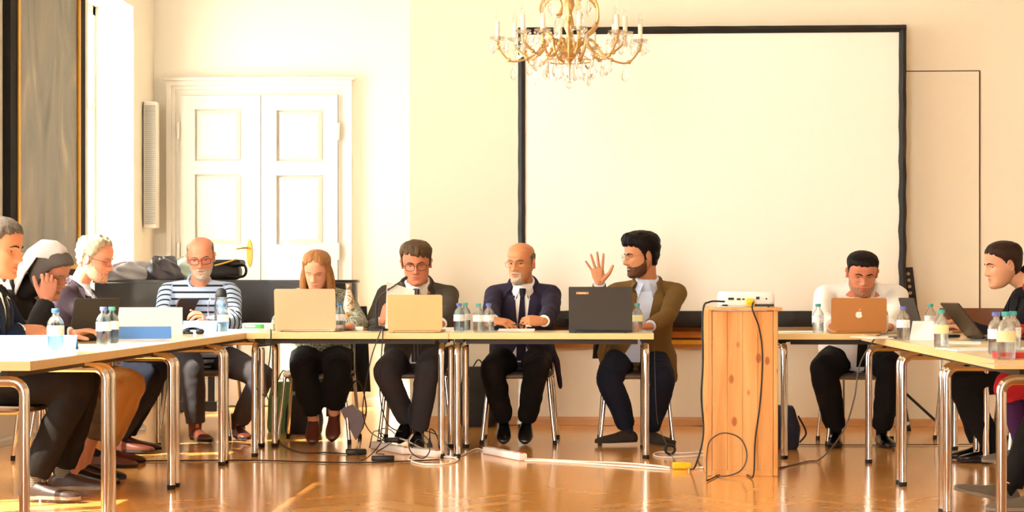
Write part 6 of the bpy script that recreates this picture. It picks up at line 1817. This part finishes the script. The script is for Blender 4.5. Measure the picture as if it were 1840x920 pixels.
# ================================================================== FLOOR AND PIANO THINGS
def FP(px, py, z=.006): 
    p = ON(px, py, 0.0); p.z = z; return p
M_kcab = mat('black_cable', '1c1815', .5); M_gcab = mat('grey_cable', '5a534a', .5); M_wcab = mat('white_cable', 'f4efe4', .5)
def cable(pts, r, m, label, name='power_cable', n=8):
    P = smooth_path(pts, n); lo = min(P, key=lambda q: q.z)
    P = [Vector((q.x, q.y, max(q.z, r + .001))) for q in P]
    c = P[len(P) // 2]
    return tag(MB().tube(P, r, 8).build(name, m, loc=(c.x, c.y, 0), angle=180), label, 'cable')
def F_(px, py, h=0.0): p = ON(px, py, 0.0); p.z = .006 + h; return p
# power strips
def strip(px0, py0, px1, py1, n, label):
    a = F_(px0, py0); b = F_(px1, py1); a.z = b.z = 0; d = (b - a); L = d.length; rz = math.atan2(d.y, d.x); c = (a + b) / 2
    t = thing('power_strip', (c.x, c.y, 0), label, 'power strip', 'white power strips on the floor')
    bd = MB().rbox((c.x, c.y, .021), (L, .055, .04), .008, 3, rotz=rz).build('housing', M_pw, t)
    Rz = Matrix.Rotation(rz, 3, 'Z')
    for k in range(n):
        p = c + Rz @ Vector((-L / 2 + L * (k + .6) / (n + .3), 0, 0))
        MB().lathe((p.x, p.y, .0405), [(.020, 0), (.021, .002), (.018, .002), (.017, .0005), (0, .0005)], 18).build('socket', mat('socket_grey', 'cfc8bc', .5), bd)
    MB().box(tuple(c + Rz @ Vector((L / 2 - .018, 0, .043))), (.02, .014, .006), rz).build('switch', mat('red_switch', 'd04030', .4), bd, smooth=False)
    return t
strip(874, 815, 940, 828, 4, 'white power strip lying free in the middle of the floor')
strip(672, 805, 731, 817, 4, 'white power strip under the tangle of black adapters')
strip(733, 815, 788, 823, 3, 'white power strip with one upright black plug')
def adapter(px, py, w, d, h, rz, label):
    p = F_(px, py); return tag(MB().rbox((p.x, p.y, h / 2 + .002), (w, d, h), .008, 2, rotz=rz).build('power_adapter', M_black, loc=(p.x, p.y, 0)), label, 'adapter')
adapter(640, 818, .12, .055, .035, .25, 'long black power adapter left of the cable tangle')
adapter(688, 829, .13, .05, .03, .1, 'black power adapter in front of the cable tangle')
ap = F_(704, 808); tag(MB().rbox((ap.x, ap.y, .058), (.09, .05, .028), .008, 2, rotz=-.1).build('power_adapter', M_black, loc=(ap.x, ap.y, .04)), 'black power adapter lying on the tangled power strip', 'adapter')
pp = F_(772, 817)
up = thing('power_plug', (pp.x, pp.y, .043), 'black plug standing upright in a white power strip', 'plug')
MB().lathe((pp.x, pp.y, .043), [(.017, 0), (.018, .004), (.016, .018), (.008, .035), (.004, .06)], 14).build('plug_body', M_black, up)
MB().tube(smooth_path([(pp.x, pp.y, .1), (pp.x + .002, pp.y, .15), (pp.x + .03, pp.y + .02, .13), (pp.x + .06, pp.y + .05, .05)], 5), .0035, 6).build('lead', M_kcab, up)
# cables on the floor
cable([F_(195, 831), F_(330, 829.5), F_(460, 829), F_(560, 832), F_(660, 833), F_(790, 828)], .004, M_kcab, 'thin black cable running straight across the floor from the left')
cable([W(486, 592, 10.72), W(487, 598, 10.56), W(485, 640, 10.56), W(478, 700, 10.6), F_(486, 760, .12), F_(505, 798), F_(545, 815), F_(585, 815), F_(632, 818)], .004, M_kcab, 'black cable dropping from the head table to the long adapter')
cable([W(683, 592, 10.62), W(682, 600, 10.555), W(668, 640, 10.56), W(656, 700, 10.6), W(652, 745, 10.8), F_(664, 790, .05), F_(690, 806, .04)], .0035, M_kcab, 'black microphone cable hanging down to the power strips')
cable([W(686, 592, 10.62), W(688, 600, 10.555), W(684, 660, 10.56), W(684, 720, 10.7), W(700, 766, 10.9), F_(735, 790, .04), F_(762, 790, .05), F_(790, 795, .03), F_(808, 812, 0), F_(795, 824)], .0035, M_kcab, 'black cable from the microphone looping round the black shoe')
cable([F_(700, 803, .05), F_(725, 800, .03), F_(760, 808, .0), F_(800, 820), F_(822, 828), F_(800, 836), F_(760, 836), F_(735, 828), F_(738, 820)], .005, M_wcab, 'white cable loop in front of the power strips', n=10)
cable([F_(788, 821), F_(815, 824), F_(840, 815), F_(858, 808), F_(876, 815)], .005, M_wcab, 'white cable joining two power strips')
cable([F_(940, 826), F_(1000, 829), F_(1060, 832), F_(1120, 834), F_(1170, 838), F_(1203, 842)], .005, M_wcab, 'long white cable from the free power strip to the yellow plug')
cable([F_(1204, 846), F_(1100, 838), F_(1010, 832), F_(943, 829)], .0045, M_wcab, 'second white cable running beside the long one')
cable([F_(1266, 820), F_(1220, 823), F_(1185, 823), F_(1174, 818), F_(1188, 814), F_(1225, 816), F_(1268, 813)], .0045, M_wcab, 'white cable loop on the floor left of the lectern')
cable([F_(1238, 846), F_(1255, 842), F_(1268, 843)], .005, M_wcab, 'short white cable end at the foot of the lectern')
for k, (pts, lb) in enumerate((([F_(690, 806, .05), F_(680, 800, .09), F_(700, 790, .06), F_(712, 800, .04), F_(695, 818, .05), F_(676, 822, .02), F_(690, 828, .03)], 'black cable curled over the tangled power strip'),
                               ([F_(740, 822, .05), F_(752, 812, .07), F_(772, 824, .05), F_(760, 832, .02), F_(738, 826, .04), F_(735, 812, .08), F_(752, 806, .1), F_(775, 816, .06)], 'black cable curled over the strip with the upright plug'),
                               ([F_(664, 815, .03), F_(672, 800, .08), F_(690, 812, .09), F_(672, 826, .04), F_(650, 832, .01), F_(640, 826, .03)], 'black cable wound round the long adapter'))):
    cable(pts, .0032, M_kcab, lb, n=10)
yp = F_(1221, 843)
ypt = thing('yellow_plug', (yp.x, yp.y, 0), 'yellow plug coupling on the floor left of the lectern', 'plug')
MB().rbox((yp.x, yp.y, .02), (.075, .045, .036), .008, 3, rotz=.1).build('coupling', M_yel, ypt)
MB().rbox((yp.x + .045, yp.y + .004, .02), (.03, .036, .03), .006, 2, rotz=.1).build('plug_cap', M_yel, ypt)
rk = F_(1204, 818)
tag(MB().tube([(rk.x + .028 * math.cos(a), rk.y, .034 + .026 * math.sin(a)) for a in [2 * PI * k / 20 for k in range(20)]], .008, 8, closed=True).build('plug_coupling', M_black, loc=(rk.x, rk.y, 0)), 'round black plug with a ring grip near the right table leg', 'plug')
cable([W(1176, 611, 11.05), W(1177, 680, 11.05), W(1180, 745, 11.05), F_(1186, 796, .08), F_(1204, 820, .02), F_(1212, 830), F_(1222, 840, .02)], .002, M_gcab, 'thin grey cable from the head table down to the round plug', n=10)
# lectern cables
yl0 = yl - .012; xl0 = lx0 - .012
cable([pc + Vector((-.12, -.13, .03)), Vector((lx0 + .01, yl - .02, lztop + .028)), Vector((xl0 - .012, yl - .018, lztop - .02)), Vector((xl0 - .012, yl - .02, .6)), Vector((xl0 - .02, yl - .02, .42)), Vector((xl0 - .01, yl - .02, .22)), Vector((xl0 - .05, yl - .03, .06)), F_(1240, 846)], .005, M_kcab, 'black cable running down the left edge of the lectern')
cable([pc + Vector((.03, -.14, .03)), W(1352, 556, yl - .03), W(1364, 590, yl - .02), W(1370, 640, yl - .018), W(1366, 720, yl - .018), W(1357, 790, yl - .02), F_(1354, 862, .02), F_(1343, 856), F_(1322, 846, .0), F_(1300, 852), F_(1270, 866)], .004, M_kcab, 'black cable hanging over the right front of the lectern')
cable([F_(1270, 866), W(1270, 820, yl - .03), W(1276, 792, yl - .025), W(1300, 778, yl - .02), W(1330, 788, yl - .02), W(1342, 818, yl - .02), W(1330, 846, yl - .03), F_(1296, 858), F_(1268, 846), F_(1254, 828), F_(1258, 812)], .0035, M_gcab, 'thin cable looped into a big ring against the lectern front', n=10)
cable([TP(1622, 605) + Vector((0, .02, .02)), TP(1590, 603) + Vector((0, 0, .01)), Vector((XR_IN + .02, 9.9, TZ + .008)), Vector((XR_IN - .012, 9.85, TZ - .01)), W(1545, 655, 9.8), W(1534, 720, 9.75), W(1512, 780, 9.7), F_(1468, 830), F_(1400, 843)], .0045, M_gcab, 'grey cable dropping from the right row to the floor behind the lectern')
cable([F_(1400, 800), F_(1500, 801), F_(1620, 801), F_(1760, 800)], .003, M_kcab, 'thin black cable along the floor under the right tables')

# bags --------------------------------------------------------------
def bag(name, c, size, m, label, cat='bag', rz=0.0, bulge=.12, sd=3, strap=None, topk=.75):
    c = Vector(c); rng = random.Random(sd); Rz = Matrix.Rotation(rz, 3, 'Z'); R = []
    for i in range(12):
        t_ = i / 11; z = size[2] * t_; k = (1 + bulge * math.sin(t_ * PI)) * (1 - (1 - topk) * t_ ** 2) * (.93 if i in (0, 11) else 1)
        R.append([Rz @ Vector((size[0] / 2 * k * math.copysign(abs(math.cos(a)) ** .55, math.cos(a)) * (1 + .03 * math.sin(5 * a + i + sd)), size[1] / 2 * k * math.copysign(abs(math.sin(a)) ** .55, math.sin(a)) * (1 + .04 * math.sin(3 * a + i * 1.7)), z)) + c for a in [2 * PI * j / 28 for j in range(28)]])
    t = thing(name, tuple(c), label, cat)
    MB().rings(R).build('bag_body', m, t, angle=70)
    for pts in (strap or []): MB().tube([c + Rz @ Vector(p) for p in smooth_path(pts, 6)], .010, 8, flat=.5).build('strap', m, t)
    return t
M_kbag = mat('black_nylon', '1f1d1b', .6, var=.15, bump=.3, bscale=30)
b1 = F_(855, 766)
bag('backpack', (b1.x + .02, b1.y, .001), (.26, .20, .42), M_kbag, 'black backpack on the floor between the charcoal and navy suits', 'backpack', .1, strap=[[(-.10, -.10, .36), (-.14, -.14, .25), (-.12, -.12, .1)], [(-.05, 0, .40), (0, 0, .47), (.05, 0, .40)]])
b2 = F_(508, 776)
bag('shopping_bag', (b2.x, b2.y, .001), (.20, .16, .34), mat('green_bag', '6f9a62', .5, var=.2, bump=.3, bscale=18), 'green shopping bag on the floor behind the second table leg', 'bag', .3, .05, 5, strap=[[(-.05, -.05, .33), (0, -.06, .42), (.05, -.05, .33)]])
b3 = F_(545, 783)
bag('laptop_bag', (b3.x - .02, b3.y + .15, .001), (.24, .14, .26), M_kbag, 'black bag on the floor behind the chair of the woman', 'bag', -.2, .08, 8)
b4 = F_(1402, 806)
bag('rucksack', (b4.x, b4.y + .02, .001), (.20, .22, .26), mat('dark_blue_nylon', '232a44', .6, var=.15, bump=.3, bscale=30), 'dark blue bag on the floor right behind the lectern', 'bag', .2, .15, 11, strap=[[(.10, -.05, .2), (.14, -.08, .1), (.1, -.08, .04)]])
# brown handbag hanging at the woman's chair
hbx = XP(636, 11.55)
L_bag = mat('brown_bag_leather', '5c3526', .4, var=.15, nscale=12)
t = thing('handbag', (hbx, 11.55, .16), 'brown leather handbag hanging from the chair of the woman', 'handbag')
A_ = [W(612, 735, 11.5), W(632, 727, 11.5), W(657, 748, 11.5), W(652, 770, 11.5), W(640, 790, 11.5)]
poly = [(p.x, p.z) for p in A_]
MB().prism(poly, -.035, .035, Matrix(((1, 0, 0), (0, 0, -1), (0, 1, 0))), (0, 11.5, 0)).build('bag_body', L_bag, t, smooth=False)
fl2 = [(p.x, p.z) for p in (W(612, 735, 11.5), W(632, 727, 11.5), W(650, 742, 11.5), W(633, 764, 11.5))]
MB().prism(fl2, .036, .041, Matrix(((1, 0, 0), (0, 0, -1), (0, 1, 0))), (0, 11.5, 0)).build('flap', L_bag, t, smooth=False)
MB().tube(smooth_path([W(616, 736, 11.47), W(628, 700, 11.5), W(640, 684, 11.52), W(652, 700, 11.53), W(658, 735, 11.53), W(654, 760, 11.52)], 6), .009, 8, flat=.5).build('strap', mat('dark_strap', '2c221c', .5), t)
# coat over the back of the woman's chair
def coat(label, c0, w, z0, z1, y, m, name='coat'):
    R = []; n = 22
    for i in range(10):
        t_ = i / 9; z = z1 + (z0 - z1) * t_
        front = [Vector((c0 + (-w / 2 + w * j / (n - 1)) * (1 + .12 * t_), y - .03 - .018 * math.sin(j * 1.4 + i * .25) - .02 * math.sin(t_ * PI), z)) for j in range(n)]
        back = [Vector((p.x, p.y + .035, p.z)) for p in reversed(front)]
        R.append(front + back)
    return tag(MB().rings(R).build(name, m, loc=(c0, y, z0), angle=180), label, 'coat')
coat('black coat hung over the chair back of the woman', XP(585, 11.93) + .03, .46, .30, .86, 12.0, mat('black_coat', '1d2226', .8, var=.1, bump=.3, bscale=14))
coat('dark jacket hung over the chair back of the speaker', XP(1136, 11.93), .46, .52, .88, 12.0, mat('dark_jacket', '2a2622', .8, var=.1, bump=.3, bscale=14), 'hanging_jacket')

# pile of clothes and bags on the piano lid
def heap(name, c, r, m, label, sd, cat='coat', flat=1.0):
    c = Vector(c); rng = np.random.RandomState(sd)
    V = []; n1, n2 = 26, 44
    for i in range(n1):
        t_ = PI / 2 * i / (n1 - 1)
        for j in range(n2):
            a = 2 * PI * j / n2
            k = 1 + .10 * math.sin(3 * a + sd) + .06 * math.sin(7 * a + 2 * sd + 4 * t_) + .05 * math.sin(11 * t_ + 4 * a)
            h = 1 + .18 * math.sin(4 * a + 5 * t_ + sd) * math.sin(2 * t_) + .10 * math.sin(9 * t_ + 6 * a)
            V.append(c + Vector((r[0] * k * math.cos(t_) ** .6 * math.cos(a) if t_ < PI / 2 - .01 else 0, r[1] * k * math.cos(t_) ** .6 * math.sin(a) if t_ < PI / 2 - .01 else 0, max(0.0, r[2] * h * math.sin(t_)))))
    F = [(i * n2 + j, i * n2 + (j + 1) % n2, (i + 1) * n2 + (j + 1) % n2, (i + 1) * n2 + j) for i in range(n1 - 1) for j in range(n2)]
    F.append(tuple(reversed(range(n2))))
    return tag(MB().add(V, F).build(name, m, loc=tuple(c), angle=180), label, cat)
yp_ = pyn + .28
def PT(px, y=yp_): return Vector((XP(px, y), y, pzt + .001))
heap('folded_coat', PT(240), (.17, .16, .12), mat('pale_grey_coat', 'b8b4b4', .7, var=.35, nscale=7, bump=.6, bscale=12), 'crumpled light grey coat on the left end of the piano', 3)
heap('sports_bag', PT(292, yp_ - .04), (.13, .14, .15), mat('grey_black_bag', '55525a', .5, var=.5, nscale=6, bump=.5, bscale=14), 'grey and black sports bag on the piano beside the crumpled coat', 6, 'bag')
heap('folded_scarf', PT(345, yp_ + .2), (.16, .14, .16), mat('pale_green_cloth', 'cdd9c6', .8, var=.1, bump=.5, bscale=12), 'pale green cloth on the piano behind the striped sweater', 9, 'cloth')
kb_ = PT(398)
t = thing('backpack', tuple(kb_), 'black backpack with a yellow stripe lying on the piano', 'backpack')
def lump(c, r, rz, m, nm, par):
    return MB().rbox(c, r, min(r) * .42, 4, rotz=rz).build(nm, m, par, angle=180)
lump(kb_ + Vector((.01, 0, .055)), (.26, .24, .11), .1, M_kbag, 'bag_body', t)
lump(kb_ + Vector((.06, -.02, .118)), (.20, .16, .05), -.1, M_kbag, 'front_pocket', t)
MB().tube(smooth_path([kb_ + Vector((-.02, -.125, .10)), kb_ + Vector((.06, -.125, .12)), kb_ + Vector((.13, -.11, .145))], 5), .011, 8, flat=.6).build('yellow_stripe', mat('yellow_trim', 'd9a83a', .5), t)
MB().tube(smooth_path([kb_ + Vector((.10, -.12, .10)), kb_ + Vector((.18, -.12, .105)), kb_ + Vector((.20, -.12, .06)), kb_ + Vector((.17, -.12, .022)), kb_ + Vector((.06, -.125, .022))], 6), .016, 10, flat=.6).build('strap', M_kbag, t)

# music stand right of the screen
ymu = 12.985
t = thing('music_stand', (XP(1632, ymu), ymu, 0), 'black perforated music stand beside the right border of the screen', 'music stand')
M_ms = mat('stand_black', '23201d', .5, .3)
q = [W(1600, 482, ymu), W(1640, 480, ymu), W(1650, 562, ymu - .02), W(1600, 562, ymu - .02)]
dk = MB(); V = [p for p in q] + [p + Vector((0, .012, 0)) for p in q]
dk.add(V, [(0, 1, 2, 3), (7, 6, 5, 4), (0, 4, 5, 1), (1, 5, 6, 2), (2, 6, 7, 3), (3, 7, 4, 0)])
dko = dk.build('desk', M_ms, t, smooth=False)
lip_ = MB().box((q[2] + q[3]) / 2 + Vector((0, -.02, .005)), ((q[2] - q[3]).length, .04, .006)).build('ledge', M_ms, dko, smooth=False)
for k in range(6):
    p = W(1632 + k * 1.2, 492 + k * 11.5, ymu - .003 - .0036 * k)
    MB().cyl(p, p + Vector((0, -.004, 0)), .012, n=14).build('hole', mat('hole_light', 'b8a88e', .8), dko)
xs_ = XP(1622, ymu)
MB().tube([(xs_, ymu + .01, .12), (xs_, ymu + .01, .84)], .012, 10).build('pole', M_ms, t)
for a in (205, 270, 335):
    a = math.radians(a); e = Vector((xs_ + .28 * math.cos(a), ymu + .28 * math.sin(a), .016))
    lg = MB().tube([(xs_, ymu + .01, .26), tuple(e)], .010, 8).build('leg', M_ms, t)
    MB().tube([e + Vector((0, 0, -.004)), e + (e - Vector((xs_, ymu, .26))).normalized() * .02], .0115, 8).build('foot_cap', M_rubber, lg)
chair(2.36, 11.75, 180, 'empty chair with a brown back behind the woman in black')
# sneakers by the left wall
for k, (px, lb) in enumerate(((216, 'white sneaker on the floor near the left wall, left one of the pair'), (232, 'white sneaker on the floor near the left wall, right one of the pair'))):
    p = F_(px, 770); t = thing('sneaker', (p.x, p.y, 0), lb, 'shoe', 'pair of sneakers by the left wall')
    shoe(t, (p.x, p.y, .087), 200 + 20 * k, mat('sneaker_white', 'd8d0c2', .7, var=.1), mat('sneaker_sole', 'f0ece4', .7), kind='sneaker_upper')
